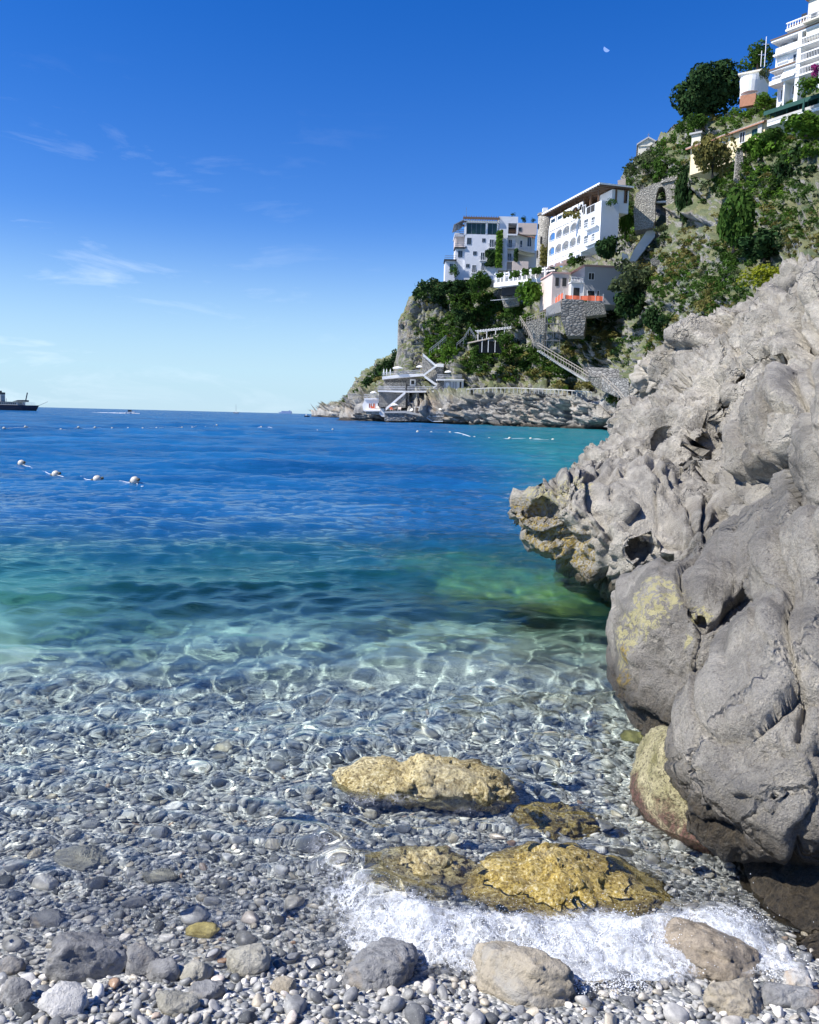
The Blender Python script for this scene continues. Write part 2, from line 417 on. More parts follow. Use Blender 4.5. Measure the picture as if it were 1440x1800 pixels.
# positions: poisson-ish by jittered rejection, sizes log distributed
big = []   # (x,y,r)
def scatter(n, xr, yr, rf, dens_reject=.62, existing=None):
    pts = existing if existing is not None else []
    cell = {}
    def key(x, y): return (int(x/.12), int(y/.12))
    for p in pts: cell.setdefault(key(p[0], p[1]), []).append(p)
    out = []
    for _ in range(n):
        y = prng.uniform(*yr); half = y*.55+.5; x = prng.uniform(-half, half)
        if not (xr[0] < x < xr[1]): continue
        r = rf(y); k = key(x, y); ok = True
        for dx in (-1, 0, 1):
            for dy in (-1, 0, 1):
                for q in cell.get((k[0]+dx, k[1]+dy), ()):
                    if (q[0]-x)**2+(q[1]-y)**2 < ((q[2]+r)*dens_reject)**2: ok = False; break
                if not ok: break
            if not ok: break
        if ok: cell.setdefault(k, []).append((x, y, r)); out.append((x, y, r))
    return out
# large stones of the photo that the shingle must keep clear of: filled in s3 boulders list
BOULDERS = [
 # px, py(centre), width px, height px, sink, kind, label
 (143, 1697, 122, 92, 'grey', 'large squarish grey boulder with a rusty left edge at the water line'),
 (243, 1695, 72, 62, 'grey', 'grey rounded rock right beside the large squarish boulder'),
 (278, 1712, 56, 46, 'grey', 'smaller oval grey rock leaning against its neighbour on the shingle'),
 (668, 1715, 140, 66, 'grey', 'dark wet grey boulder under the left end of the splash'),
 (925, 1738, 190, 96, 'tan', 'broad tan boulder at the front of the beach below the splash'),
 (1268, 1690, 180, 78, 'tanwet', 'speckled pebbly boulder in the white water below the cliff'),
 (1303, 1770, 92, 62, 'tan', 'flat tan slab in the lower right corner of the beach'),
 (1372, 1762, 60, 42, 'grey', 'grey oval stone right of the flat tan slab'),
 (1408, 1742, 58, 36, 'white', 'smooth whitish stone lying against the dark rock at the right edge'),
 (1412, 1768, 66, 30, 'grey', 'flat brownish grey stone under the smooth whitish one'),
 (432, 1695, 72, 62, 'pale', 'pale yellowish stone half awash in the shallow film of water'),
 (352, 1643, 50, 34, 'yellow', 'small yellow algae covered stone awash on the shingle'),
 (110, 1782, 76, 50, 'white', 'pale angular stone with a rusty patch at the bottom left edge'),
 (22, 1760, 52, 44, 'grey', 'rounded grey stone in the lower left corner'),
 (303, 1778, 64, 44, 'pale', 'pale lumpy stone at the bottom edge left of centre'),
 (362, 1754, 54, 34, 'grey', 'grey flat stone behind the pale lumpy one'),
 (84, 1626, 56, 26, 'grey', 'dark flat stone awash above the squarish boulder'),
 (12, 1704, 46, 38, 'grey', 'brownish grey stone at the left edge of the picture'),
 (130, 1532, 96, 30, 'pale', 'pale yellowish submerged stone on the left'),
 (275, 1558, 60, 30, 'pale', 'tan submerged stone in the shallow water left of centre'),
 (238, 1600, 40, 24, 'grey', 'rounded grey stone awash left of centre'),
 (340, 1716, 52, 36, 'pale', 'mottled whitish stone awash beside the yellowish one'),
 (1120, 1298, 70, 26, 'olive', 'olive submerged stone against the foot of the big rock'),
 (500, 1740, 40, 24, 'tan', 'brown stone on the dry shingle near the bottom edge'),
]
placed = []
for (px, py, w, h, kind, lab) in BOULDERS:
    P = ATZ(px, py+h*.28, 0.0)
    z = bed_z(np.array([P[0]]), np.array([P[1]]))[0]
    P = ATZ(px, py+h*.28, max(z, -.12))
    r = w/2/FPX*np.linalg.norm(P-CAM)
    placed.append((P[0], P[1]+r*.4, r))
big = scatter(1150, (-9, 9), (1.75, 3.5), lambda y: float(np.clip(prng.lognormal(-3.55, .35), .02, .055)), .92, list(placed))
small = scatter(33000, (-9, 9), (1.7, 3.3), lambda y: float(np.clip(prng.lognormal(-4.25, .34), .008, .022)), .72, placed+big)
mid = scatter(17000, (-9, 9), (3.3, 5.2), lambda y: float(np.clip(prng.lognormal(-3.75, .4), .014, .06)), .72, placed)
def nz(pts):
    a = np.array(pts); return bed_z(a[:, 0], a[:, 1])
def put(base_variants, pts, zoff=.25):
    P = np.array(pts); z = bed_z(P[:, 0], P[:, 1]); Vs = []; Fs = []; rn = []; b = 0
    ang = prng.uniform(0, 6.28, len(P)); tilt = prng.normal(0, .28, (len(P), 2)); kk = prng.integers(0, len(base_variants), len(P)); rr = prng.random(len(P))
    for i in range(len(P)):
        V = base_variants[kk[i]]*P[i, 2]; c, s = math.cos(ang[i]), math.sin(ang[i])
        x = V[:, 0]*c-V[:, 1]*s; y = V[:, 0]*s+V[:, 1]*c; zz = V[:, 2]+x*tilt[i, 0]+y*tilt[i, 1]
        Vs.append(np.stack([x+P[i, 0], y+P[i, 1], zz+z[i]+P[i, 2]*zoff], -1)); rn.append(np.full(len(V), rr[i]))
    return Vs, rn
var1 = [pebble_shape(ICO2, k) for k in range(14)]
var1c = [pebble_shape(ICO1, k+40) for k in range(14)]
def joined(name, variants, tri, pts, mat, zoff):
    Vs, rn = put(variants, pts, zoff); n = len(variants[0]); F = np.concatenate([tri+i*n for i in range(len(Vs))])
    me = fastmesh(name, np.concatenate(Vs), F); attr(me, 'rnd', np.concatenate(rn)); return receiver(link(name, me, mat, beach, kind='stuff'))
sm = sorted(small, key=lambda p: p[1]+(3 if abs(p[0]) > p[1]*.57 else 0))
joined('shingle', var1, ICO2[1], sm[:5200], m_pebs, .35)
joined('shingle', var1c, ICO1[1], sm[5200:]+mid, m_pebs, .3)
pebm = []
for k in range(16):
    me = fastmesh('pebble', pebble_shape(ICO3, 100+k, .26), ICO3[1]); me.materials.append(m_peb); pebm.append(me)
big.sort(key=lambda p: -p[2]/p[1]*(1 if abs(p[0]) < p[1]*.56 else .01))
for i, (x, y, r_) in enumerate(big[:300]):
    o = bpy.data.objects.new('pebble', pebm[i % 16]); COL.objects.link(o); o.parent = beach; receiver(o)
    z = float(bed_z(np.array([x]), np.array([y]))[0])
    o.location = (x, y, z+r_*.3); o.scale = (r_, r_, r_*random.uniform(.8, 1.15)); o.rotation_euler = (random.gauss(0, .25), random.gauss(0, .25), random.uniform(0, 6.28))
if len(big) > 300: joined('shingle', [pebble_shape(ICO2, 70+k) for k in range(8)], ICO2[1], big[300:], m_pebs, .3)

# ------------------------------------------------------------------ beach boulders
def rockmesh(k, size, sub=ICO5, rough=.2, nfac=7, detail=.05, sq=1.0, fmin=.6):
    V = sub[0].copy(); g = np.random.default_rng(k); p = V+k*7.7
    V = V*(1+rough*fbm(p*.8, 3)[:, None])
    for _ in range(nfac):
        n = g.normal(size=3); n /= np.linalg.norm(n); t = g.uniform(fmin, .9); d = V@n
        V = V-np.outer(np.maximum(d-t, 0)*.8, n)
    V = V*(1+detail*fbm(V*4+k, 4)[:, None]+detail*.5*fbm(V*14+k, 3)[:, None])
    f_, e_ = facets(V*2.6+k, 1.0, 5); V = V*(1+.10*f_-.05*np.exp(-(e_/.08)**2))[:, None]
    return V*np.array(size)
def boulder_mat(name, ca, cb, spots=None, rough=.7, sc_=1.0):
    m, nt, b = material(name); g = NN(nt, 'ShaderNodeNewGeometry').outputs['Position']
    n = noise(nt, 9*sc_, 8, .68, g, .4); n2 = noise(nt, 60*sc_, 6, .7, g)
    c = mix(nt, mrange(nt, n, .32, .68), ca, cb)
    c = mix(nt, mrange(nt, n2, .30, .46, .6, 0), c, tuple(x*.35 for x in ca))
    if spots: c = mix(nt, mrange(nt, noise(nt, 5*sc_, 6, .6, g, .8), .56, .68, 0, .85), c, spots)
    sp_ = NN(nt, 'ShaderNodeTexVoronoi', i_Scale=150.0*sc_); L(nt, g, sp_.inputs['Vector'])
    c = mix(nt, mrange(nt, sp_.outputs['Distance'], .12, .02, 0, .55), c, (.7, .68, .62))
    L(nt, c, b.inputs['Base Color']); b.inputs['Roughness'].default_value = rough
    hh = mth(nt, 'ADD', n, mth(nt, 'MULTIPLY', n2, .4)); L(nt, bump(nt, hh, .9, .03/sc_), b.inputs['Normal'])
    return m
BM = {'grey': boulder_mat('grey boulder stone', (.13, .13, .132), (.36, .355, .34), (.42, .34, .24), .6),
      'tan': boulder_mat('tan boulder stone', (.28, .24, .17), (.50, .44, .34), (.34, .33, .30)),
      'tanwet': boulder_mat('wet speckled stone', (.12, .10, .075), (.40, .33, .24), (.55, .52, .46), .3, 2.2),
      'white': boulder_mat('whitish stone', (.42, .41, .38), (.66, .64, .60), (.45, .30, .16)),
      'pale': boulder_mat('pale mottled stone', (.22, .21, .17), (.52, .49, .40), (.45, .38, .2), .5),
      'yellow': boulder_mat('yellow algae stone', (.30, .24, .07), (.60, .50, .20), None, .4, 2),
      'olive': boulder_mat('olive algae stone', (.12, .12, .04), (.28, .25, .10), None, .4)}
for i, (px, py, w, h, kind, lab) in enumerate(BOULDERS):
    x, y, r = placed[i]; P0 = ATZ(px, py+h*.28, max(float(bed_z(np.array([x]), np.array([y]))[0]), -.12))
    hz = h/2/FPX*np.linalg.norm(P0-CAM)*1.05
    big_ = w > 90
    V = rockmesh(300+i, (r*1.08, r*.8, hz*1.08), ICO5 if big_ else ICO4, .24, 16, .07, fmin=.52)
    me = fastmesh('boulder', V, (ICO5 if big_ else ICO4)[1]); bz = float(bed_z(np.array([x]), np.array([y]))[0])
    o = receiver(link('boulder', me, BM[kind], label=lab, cat='stone' if w < 70 else 'boulder')); o.location = (x, y, bz+hz*.35); o.rotation_euler = (0, 0, random.uniform(-.3, .3))

# yellow double-humped boulder standing out of the water; flat golden boulder under the wave; two more
def algae_mat(name, dark=False):
    m, nt, b = material(name); g = NN(nt, 'ShaderNodeNewGeometry').outputs['Position']
    n = noise(nt, 7, 8, .7, g, .6); n2 = noise(nt, 75, 6, .72, g)
    c = mix(nt, mrange(nt, n, .35, .66), (.36, .27, .09) if not dark else (.34, .24, .05), (.68, .58, .31) if not dark else (.60, .44, .11))
    c = mix(nt, mrange(nt, n2, .38, .5, .9, 0), c, (.05, .033, .012)); c = mix(nt, mrange(nt, n2, .53, .64, 0, .8), c, (.82, .76, .52)); c = mix(nt, mrange(nt, noise(nt, 2.5, 5, .6, g, .5), .52, .66, 0, .55), c, (.36, .34, .26)); c = mix(nt, mrange(nt, noise(nt, 17, 6, .7, g, 1.0), .52, .62, 0, .6), c, (.13, .09, .03))
    sz = NN(nt, 'ShaderNodeSeparateXYZ'); L(nt, g, sz.inputs[0])
    L(nt, c, b.inputs['Base Color']); L(nt, mrange(nt, sz.outputs[2], .0, .12, .22, .6), b.inputs['Roughness'])
    L(nt, bump(nt, mth(nt, 'ADD', n, mth(nt, 'MULTIPLY', n2, .5)), 1.0, .025), b.inputs['Normal']); return m
m_alg = algae_mat('golden algae stone'); m_alg2 = algae_mat('deep golden algae stone', True)
def blob_rock(name, blobs, k, mat, label, cat='boulder', detail=.02, sub=ICO5, strata=0):
    """several overlapping ellipsoids pulled into one skin by radial support: union on a sphere of directions"""
    C = np.mean([b[0] for b in blobs], axis=0); D = sub[0]
    best = np.zeros(len(D))
    for c, r in blobs:                                   # ray from C along D hits the ellipsoid's far side
        c = np.array(c); r = np.array(r); o = (C-c)/r; d = D/r
        A = (d*d).sum(1); B = (o*d).sum(1); Cc = (o*o).sum()-1; disc = B*B-A*Cc
        t = np.where(disc > 0, (-B+np.sqrt(np.maximum(disc, 0)))/A, 0); best = np.log(np.exp(best*18)+np.exp(t*18))/18
    V = D*best[:, None]; s = np.linalg.norm(V, axis=1).mean()
    V = V*(1+.10*fbm(D*2.2+k, 3)[:, None]); N = D
    f_, e_ = facets(V/s*2.4+k, 1.0, 5); V = V+N*(detail*1.6*f_-detail*.6*np.exp(-(e_/.07)**2)+detail*fbm(V/s*6+k, 4)+detail*.7*fbm(V/s*20+k, 3))[:, None]
    me = fastmesh(name, V, sub[1]); o = receiver(link(name, me, mat, label=label, cat=cat)); o.location = C; return o
def B2(px, py, zc, rxpx, rypx, rz):
    """ellipsoid whose centre is at pixel (px,py) on height zc; radii across (px), depth (m), height (m)"""
    P = ATZ(px, py, zc); s = np.linalg.norm(P-CAM)/FPX; return (P, (rxpx*s, rypx, rz))
blob_rock('boulder', [B2(655, 1380, -.03, 64, .15, .095), B2(800, 1386, -.03, 97, .17, .115), B2(725, 1388, -.05, 90, .12, .08)], 3, m_alg, 'yellow double-humped boulder standing out of the clear shallows')
blob_rock('boulder', [B2(850, 1408, -.05, 52, .10, .085)], 5, m_alg, 'small wet stone tucked under the front right end of the double-humped boulder', 'stone')
blob_rock('boulder', [B2(925, 1578, -.07, 100, .18, .085), B2(1040, 1592, -.08, 126, .18, .085), B2(985, 1555, -.09, 100, .18, .08)], 9, m_alg2, 'broad golden boulder just under the breaking wavelet')
blob_rock('boulder', [B2(745, 1570, -.12, 95, .18, .13)], 12, m_alg, 'yellowish submerged boulder left of the broad golden one')
blob_rock('boulder', [B2(975, 1480, -.16, 62, .15, .10)], 14, m_alg2, 'golden submerged stone behind the broad golden boulder', 'stone')
# ================================================================== THE BIG ROCK ON THE RIGHT
def EL(px, py, Y, rx, ry, rz, tilt=0):
    """ellipsoid seen at (px,py): front face at depth Y; rx, ry in photo pixels across / up, rz metres deep; tilt in degrees"""
    P = AT(px, py, Y+rz); s = (Y+rz*.5)/FPX; t = R(tilt)
    ax = rt*math.cos(t)-up*math.sin(t); ay = rt*math.sin(t)+up*math.cos(t)
    return (P, np.array([ax/(rx*s), ay/(ry*s), fw/rz]), min(rx*s, ry*s, rz))
def nets(fun, us, vs, ws, tomap):
    """surface nets on a warped grid: fun(P)->signed distance, negative inside"""
    U, V, W = np.meshgrid(us, vs, ws, indexing='ij')
    P = tomap(U, V, W); S = fun(P)
    nx, ny, nz_ = S.shape
    sgn = S < 0
    acc = np.zeros((nx-1, ny-1, nz_-1, 3), np.float32); cnt = np.zeros((nx-1, ny-1, nz_-1), np.float32)
    G = P.astype(np.float32)
    def edge(ax):
        sl0 = [slice(None)]*3; sl1 = [slice(None)]*3; sl0[ax] = slice(0, -1); sl1[ax] = slice(1, None)
        a = S[tuple(sl0)]; b = S[tuple(sl1)]; c = (a < 0) != (b < 0)
        t = np.where(c, a/np.where(c, a-b, 1), 0)[..., None]
        p = G[tuple(sl0)]*(1-t)+G[tuple(sl1)]*t
        return c, p, (a < 0)
    E = [edge(i) for i in range(3)]
    for ax in range(3):
        c, p, ins = E[ax]; o = [i for i in range(3) if i != ax]
        for da in (0, 1):
            for db in (0, 1):
                sl = [slice(None)]*3
                for q, dd in ((o[0], da), (o[1], db)):
                    n_ = S.shape[q]; sl[q] = slice(dd, dd+n_-1)
                cc = c[tuple(sl)]; acc += np.where(cc[..., None], p[tuple(sl)], 0); cnt += cc
    act = cnt > 0; idx = -np.ones(act.shape, np.int64); idx[act] = np.arange(act.sum()); Vt = acc[act]/cnt[act][:, None]
    Fs = []
    for ax in range(3):
        c, p, ins = E[ax]; o = [(ax+1) % 3, (ax+2) % 3]
        sl = [slice(None)]*3; sl[o[0]] = slice(1, -1); sl[o[1]] = slice(1, -1)
        cc = c[tuple(sl)]; ii = np.argwhere(cc); fl = ins[tuple(sl)][cc]
        for q in o: ii[:, q] += 1
        def at(da, db):
            j = ii.copy(); j[:, o[0]] -= da; j[:, o[1]] -= db; return idx[j[:, 0], j[:, 1], j[:, 2]]
        q = np.stack([at(1, 1), at(0, 1), at(0, 0), at(1, 0)], -1)
        q = np.where(fl[:, None], q, q[:, ::-1]); Fs.append(q)
    return Vt.astype(np.float64), np.concatenate(Fs)
# lobes: (px, py, Y front, rx, ry, rz, tilt), blend radius
UP = [(1075, 850, 9.0, 70, 70, 1.2, 0), (1150, 840, 9.2, 100, 110, 1.5, 35), (1215, 802, 9.0, 120, 124, 1.6, 30), (1300, 745, 8.8, 140, 155, 1.8, 0),
      (1400, 712, 8.3, 150, 165, 1.9, 0), (1480, 675, 7.8, 170, 185, 2.0, 0), (1250, 920, 7.9, 160, 150, 1.6, 0), (1390, 860, 6.9, 150, 190, 1.6, 0), (1560, 780, 6.6, 200, 270, 2, 0),
      (1105, 750, 11.5, 60, 34, .8, 30), (1180, 690, 12, 70, 40, .9, 35), (1345, 575, 11, 90, 40, 1.0, 10), (1420, 530, 10.5, 90, 60, 1.2, 30), (1250, 640, 11.5, 90, 45, 1, 25)]
NOSE = [(978, 862, 7.0, 96, 74, .8, -28), (968, 915, 7.1, 70, 62, .7, 30), (1030, 945, 6.8, 110, 80, .9, 40), (1085, 985, 6.5, 88, 92, .8, 45), (1130, 920, 6.9, 130, 130, 1.1, 20), (1180, 980, 6.2, 110, 110, 1.0, 20), (1030, 850, 8.2, 70, 62, .8, 0)]
LOW = [(1150, 1125, 3.95, 68, 112, .50, -6), (1205, 1110, 3.85, 105, 118, .55, 10), (1190, 1205, 3.75, 90, 88, .42, 12), (1300, 1030, 4.1, 150, 88, .7, -20), (1395, 985, 3.9, 120, 100, .7, -20), (1180, 1265, 3.8, 48, 62, .32, 18), (1265, 1150, 4.1, 90, 110, .5, 0)]
BOT = [(1262, 1320, 2.72, 78, 112, .34, 0), (1335, 1300, 2.62, 115, 120, .42, 10), (1345, 1390, 2.58, 118, 70, .36, 8), (1400, 1200, 2.75, 120, 140, .45, -30), (1475, 1090, 2.9, 110, 210, .6, -10), (1490, 1330, 2.5, 130, 150, .5, 0), (1560, 900, 3.4, 130, 300, .8, -8)]
CAVE = [(1430, 1590, 2.42, 150, 165, .5, 25), (1445, 1655, 2.1, 78, 105, .4, 20), (1350, 1575, 2.5, 75, 80, .35, 35), (1300, 1540, 2.75, 60, 60, .3, 30), (1370, 1500, 2.9, 130, 90, .4, 20), (1530, 1720, 2.0, 150, 200, .5, 20), (1310, 1480, 3.05, 90, 80, .4, 0), (1500, 1480, 2.7, 160, 120, .5, 0)]
BACK = [(1500, 1000, 5.2, 300, 420, 1.6, 0), (1330, 1180, 5.0, 160, 260, .9, 0), (1230, 1000, 7.2, 160, 120, 1, 0), (1500, 1400, 3.6, 250, 300, 1, 0), (1540, 615, 9, 150, 130, 2, 0)]
HOLES = [(932, 905, 7.02, 20, 13, .2, 30), (918, 895, 7.0, 14, 10, .22, 30), (1240, 790, 8.6, 20, 30, .3, 0), (1215, 855, 7.7, 12, 10, .3, 0), (1195, 905, 7.0, 24, 22, .3, 0), (1148, 850, 7.9, 16, 11, .3, 20), (1095, 925, 6.8, 34, 16, .24, 40), (1125, 965, 6.4, 22, 14, .2, 30),
         (1165, 1010, 6.0, 40, 14, .28, -18), (1385, 860, 6.85, 26, 52, .5, 10), (1310, 905, 6.9, 44, 14, .4, -10), (1345, 1050, 4.0, 32, 24, .22, 20), (1385, 930, 5.5, 36, 12, .3, 20), (1270, 730, 8.9, 16, 30, .4, 0), (1165, 770, 9.2, 14, 22, .3, 20),
         (1375, 700, 8.3, 16, 30, .35, 0), (1420, 560, 10.4, 26, 36, .3, 30), (1400, 640, 8.6, 60, 8, .3, -20), (1330, 660, 8.9, 50, 7, .3, -15), (1262, 1440, 2.55, 26, 13, .2, 0), (1218, 1090, 3.86, 9, 6, .06, 0), (1247, 1415, 2.7, 10, 8, .05, 0), (1355, 1405, 2.55, 9, 7, .04, 0)]
els = [(EL(*a), .10) for a in UP]+[(EL(*a), .07) for a in NOSE]+[(EL(*a), .035) for a in LOW]+[(EL(*a), .03) for a in BOT]+[(EL(*a), .03) for a in CAVE]+[(EL(*a), .05) for a in BACK]
hol = [EL(*a) for a in HOLES]
def sdE(P, e):
    C, M, rmin = e
    q = (P-C)@M.T
    # M rows already scaled by 1/r
    k0 = np.sqrt((q*q).sum(-1)); return (k0-1)*rmin*np.clip(k0, .6, 1.6)/np.maximum(k0, .6)
def groups():
    i = 0; out = []
    for g, k in ((UP, .12), (NOSE, .09), (LOW, .085), (BOT, .07), (CAVE, .04), (BACK, .08)):
        out.append(([EL(*a) for a in g], k))
    return out
GR = groups()
def rock_sdf(P):
    P = P.astype(np.float32); tot = None
    for es, k in GR:
        s = 0
        for C, M, rmin in es:
            q = (P-C.astype(np.float32))@M.T.astype(np.float32); k0 = np.sqrt((q*q).sum(-1)); d = (k0-1)*rmin
            s = s+np.exp(np.clip(-d/k, -40, 40))
        s = -k*np.log(s+1e-18)
        tot = s if tot is None else np.minimum(tot, s)
    for C, M, rmin in hol:
        q = (P-C.astype(np.float32))@M.T.astype(np.float32); d = (np.sqrt((q*q).sum(-1))-1)*rmin
        tot = np.maximum(tot, -d)
    return tot
def vmap(U, V, W):
    d = fw+rt*((U[..., None]-720)/FPX)-up*((V[..., None]-900)/FPX)
    return CAM+d*(W/d[..., 1])[..., None]
us = np.arange(860, 1720, 5.0); vs = np.arange(420, 1860, 5.0); ws = 1.75*1.0125**np.arange(165)
RV, RF = nets(rock_sdf, us, vs, ws, vmap)
# drop what lies well behind the visible skin to save faces: nothing is dropped, it is a closed rock
for _ in range(2):                                        # light relaxation
    N = np.zeros_like(RV); C_ = np.zeros(len(RV))
    for a, b in ((0, 1), (1, 2), (2, 3), (3, 0)):
        np.add.at(N, RF[:, a], RV[RF[:, b]]); np.add.at(C_, RF[:, a], 1); np.add.at(N, RF[:, b], RV[RF[:, a]]); np.add.at(C_, RF[:, b], 1)
    RV = RV*.5+.5*N/np.maximum(C_, 1)[:, None]
RN = normals(RV, RF)
dist = RV[:, 1]
sc1 = np.clip(dist/7.0, .38, 1.25)[:, None]               # far blocks carry coarser relief
Q = RV/sc1
# strata that dip to the left, as on the upper slope
sd_ = np.array([.55, .25, .80])
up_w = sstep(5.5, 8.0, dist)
RV = RV+.055*sc1*np.stack([fbm(Q*1.3+o_, 3) for o_ in (0, 20, 40)], -1)*2
lowm = 1-sstep(4.6, 5.6, dist)
f1, e1 = facets(Q*1.05+.35*fbm(Q*.9, 2)[:, None], 1.0, 3); f2, e2 = facets(Q*2.9+.4*fbm(Q*2, 2)[:, None], 1.0, 9)
disp = .13*fbm(Q*.9+3, 4)+.075*fbm(Q*2.4, 5, .5, ridged=True)+.022*fbm(Q*7, 4, .5, ridged=True)+.016*fbm(Q*20, 3)
disp += (.22*f1-.12*np.exp(-(e1/.05)**2))*(1+.15*lowm)+(.085*f2-.05*np.exp(-(e2/.07)**2))*(1-.45*lowm)
lay = fbm(np.stack([Q@np.array([.7, 0, -.7])*.7, Q[:, 1]*.6, Q@sd_*7.0], -1), 5, .6, ridged=True)
disp += up_w*(.085*lay)+(1-up_w)*.015*lay
p1, p2, pi_ = worley(Q*3.4+5+.5*fbm(Q*2, 2)[:, None])
pitmask = sstep(.0, .3, fbm(Q*.75+31, 3))*(1-.25*lowm)
disp += -.13*pitmask*sstep(.48, .15, p1)
p1, p2, pi_ = worley(Q*9+2+.3*fbm(Q*5, 2)[:, None]); disp += -(.040+.014*lowm)*sstep(-.02-.12*lowm, .25-.1*lowm, fbm(Q*1.1+11, 3))*sstep(.5, .12, p1)
p1, p2, pi_ = worley(Q*22+2); disp += -.006*sstep(.0, .2, fbm(Q*2.1+51, 3))*sstep(.45, .1, p1)
disp = disp-disp.mean()-.05*up_w
smooth_low = lowm*.28
RV2 = RV+RN*(disp*sc1[:, 0]*(1-smooth_low))[:, None]
rkm = fastmesh('sea_rock', RV2, RF)
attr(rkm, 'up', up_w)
# lichen / algae masks as attributes, in real height above the water
def spots(P, lst):
    m = np.zeros(len(P))
    for px, py, Y, r in lst:
        c = AT(px, py, Y); m = np.maximum(m, np.exp(-(np.linalg.norm(P-c, axis=1)/r)**2))
    return m
lich = spots(RV2, [(1140, 1050, 4.1, .15), (1118, 1080, 4.1, .12), (1178, 1030, 4.0, .10), (1235, 1082, 3.9, .05), (1200, 1120, 3.8, .05), (1110, 1120, 4.2, .12), (1092, 1160, 4.2, .09), (950, 862, 7.2, .22), (1010, 870, 7.3, .16)])
alg = spots(RV2, [(925, 950, 7.3, .35), (960, 985, 7.2, .38), (1000, 975, 7.0, .25), (1010, 1015, 7.1, .3), (1088, 1200, 4.15, .08), (1086, 1150, 4.15, .06)])
attr(rkm, 'lichen', lich); attr(rkm, 'algae', alg)
attr(rkm, 'pits', sstep(-.02, -.10, disp))
def rock_mat(name, scale=1.0, light=(.57, .535, .475), dark=(.27, .254, .228), near=True):
    m, nt, b = material(name); g = NN(nt, 'ShaderNodeNewGeometry').outputs['Position']
    big_ = noise(nt, .9*scale, 7, .62, g, .8); n = noise(nt, 7*scale, 9, .70, g, .3); n2 = noise(nt, 42*scale, 7, .72, g)
    c = mix(nt, mrange(nt, mth(nt, 'ADD', mth(nt, 'MULTIPLY', big_, .75), mth(nt, 'MULTIPLY', n, .25)), .43, .58), light, dark)
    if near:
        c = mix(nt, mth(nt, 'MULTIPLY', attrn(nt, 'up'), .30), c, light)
    c = mix(nt, 1.0, c, mix(nt, mrange(nt, n, .28, .72), (.50, .49, .48), (1.42, 1.41, 1.37)), 'MULTIPLY')
    n5 = noise(nt, 130*scale, 5, .75, g); c = mix(nt, 1.0, c, mix(nt, mrange(nt, n5, .3, .7), (.62, .62, .62), (1.34, 1.33, 1.30)), 'MULTIPLY')
    c = mix(nt, mrange(nt, n2, .32, .44, .55, 0), c, (.06, .058, .055))
    c = mix(nt, mrange(nt, n2, .60, .72, 0, .35), c, (.56, .54, .50))
    # water-washed dark bands and a few warm stains
    c = mix(nt, mrange(nt, noise(nt, .55*scale, 5, .55, g, 1.2), .56, .70, 0, .30), c, (.36, .30, .22))
    mpn = NN(nt, 'ShaderNodeMapping'); mpn.inputs['Scale'].default_value = (3*scale, 3*scale, .5*scale); L(nt, g, mpn.inputs['Vector'])
    c = mix(nt, mrange(nt, noise(nt, 1.0, 6, .6, mpn.outputs[0], .4), .54, .66, 0, .55), c, (.11, .107, .10))
    vo = NN(nt, 'ShaderNodeTexVoronoi', feature='DISTANCE_TO_EDGE', i_Scale=2.3*scale); 
    wv = mix(nt, .35, g, noise(nt, 2.2*scale, 5, .65, g, out='Color')); L(nt, wv, vo.inputs['Vector'])
    crack = mth(nt, 'MULTIPLY', mrange(nt, vo.outputs['Distance'], 0, .035, 1, 0), mrange(nt, noise(nt, 1.2*scale, 3, .5, g), .47, .56))
    if near:
        ln = noise(nt, 24, 7, .72, g, .8)
        c = mix(nt, mrange(nt, mth(nt, 'MULTIPLY', attrn(nt, 'lichen'), mrange(nt, ln, .47, .56)), .18, .3, 0, .8), c, (.62, .56, .27))
        c = mix(nt, mrange(nt, mth(nt, 'MULTIPLY', attrn(nt, 'algae'), mrange(nt, ln, .46, .56)), .2, .36, 0, .85), c, mix(nt, mrange(nt, n2, .4, .6), (.10, .07, .015), (.55, .38, .05)))
        sz = NN(nt, 'ShaderNodeSeparateXYZ'); L(nt, g, sz.inputs[0])
        wet_shade = mrange(nt, mth(nt, 'ADD', sz.outputs[2], mth(nt, 'MULTIPLY', mth(nt, 'SUBTRACT', big_, .5), .5)), .37, .2)
        c = mix(nt, mth(nt, 'MULTIPLY', wet_shade, .9), c, mix(nt, mrange(nt, n2, .4, .6), (.025, .02, .014), (.09, .068, .04)))  # wet foot of the rock, darkened further for the shade of the hollow
        rr = mrange(nt, wet_shade, 0, 1, .85, .38); L(nt, rr, b.inputs['Roughness'])
    else: b.inputs['Roughness'].default_value = .9
    L(nt, c, b.inputs['Base Color'])
    hh = mth(nt, 'ADD', mth(nt, 'MULTIPLY', n, .9), mth(nt, 'MULTIPLY', n2, .28)); hh = mth(nt, 'SUBTRACT', hh, mth(nt, 'MULTIPLY', crack, .5))
    mk = NN(nt, 'ShaderNodeTexNoise', i_Scale=150*scale, i_Detail=4.0); L(nt, g, mk.inputs['Vector'])
    hh = mth(nt, 'ADD', hh, mth(nt, 'MULTIPLY', mk.outputs['Fac'], .07))
    if near:
        pv = NN(nt, 'ShaderNodeTexVoronoi', i_Scale=17.0); L(nt, wv, pv.inputs['Vector']); pm = mth(nt, 'MULTIPLY', mrange(nt, pv.outputs['Distance'], .34, .1), mrange(nt, noise(nt, 1.7, 4, .6, g), .5, .62)); hh = mth(nt, 'SUBTRACT', hh, mth(nt, 'MULTIPLY', pm, .22))
    L(nt, bump(nt, hh, 1.0, .13/scale), b.inputs['Normal'])
    return m
m_rock = rock_mat('weathered limestone')
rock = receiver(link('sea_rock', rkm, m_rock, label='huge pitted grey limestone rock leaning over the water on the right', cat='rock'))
print('ROCK', len(RV), len(RF))

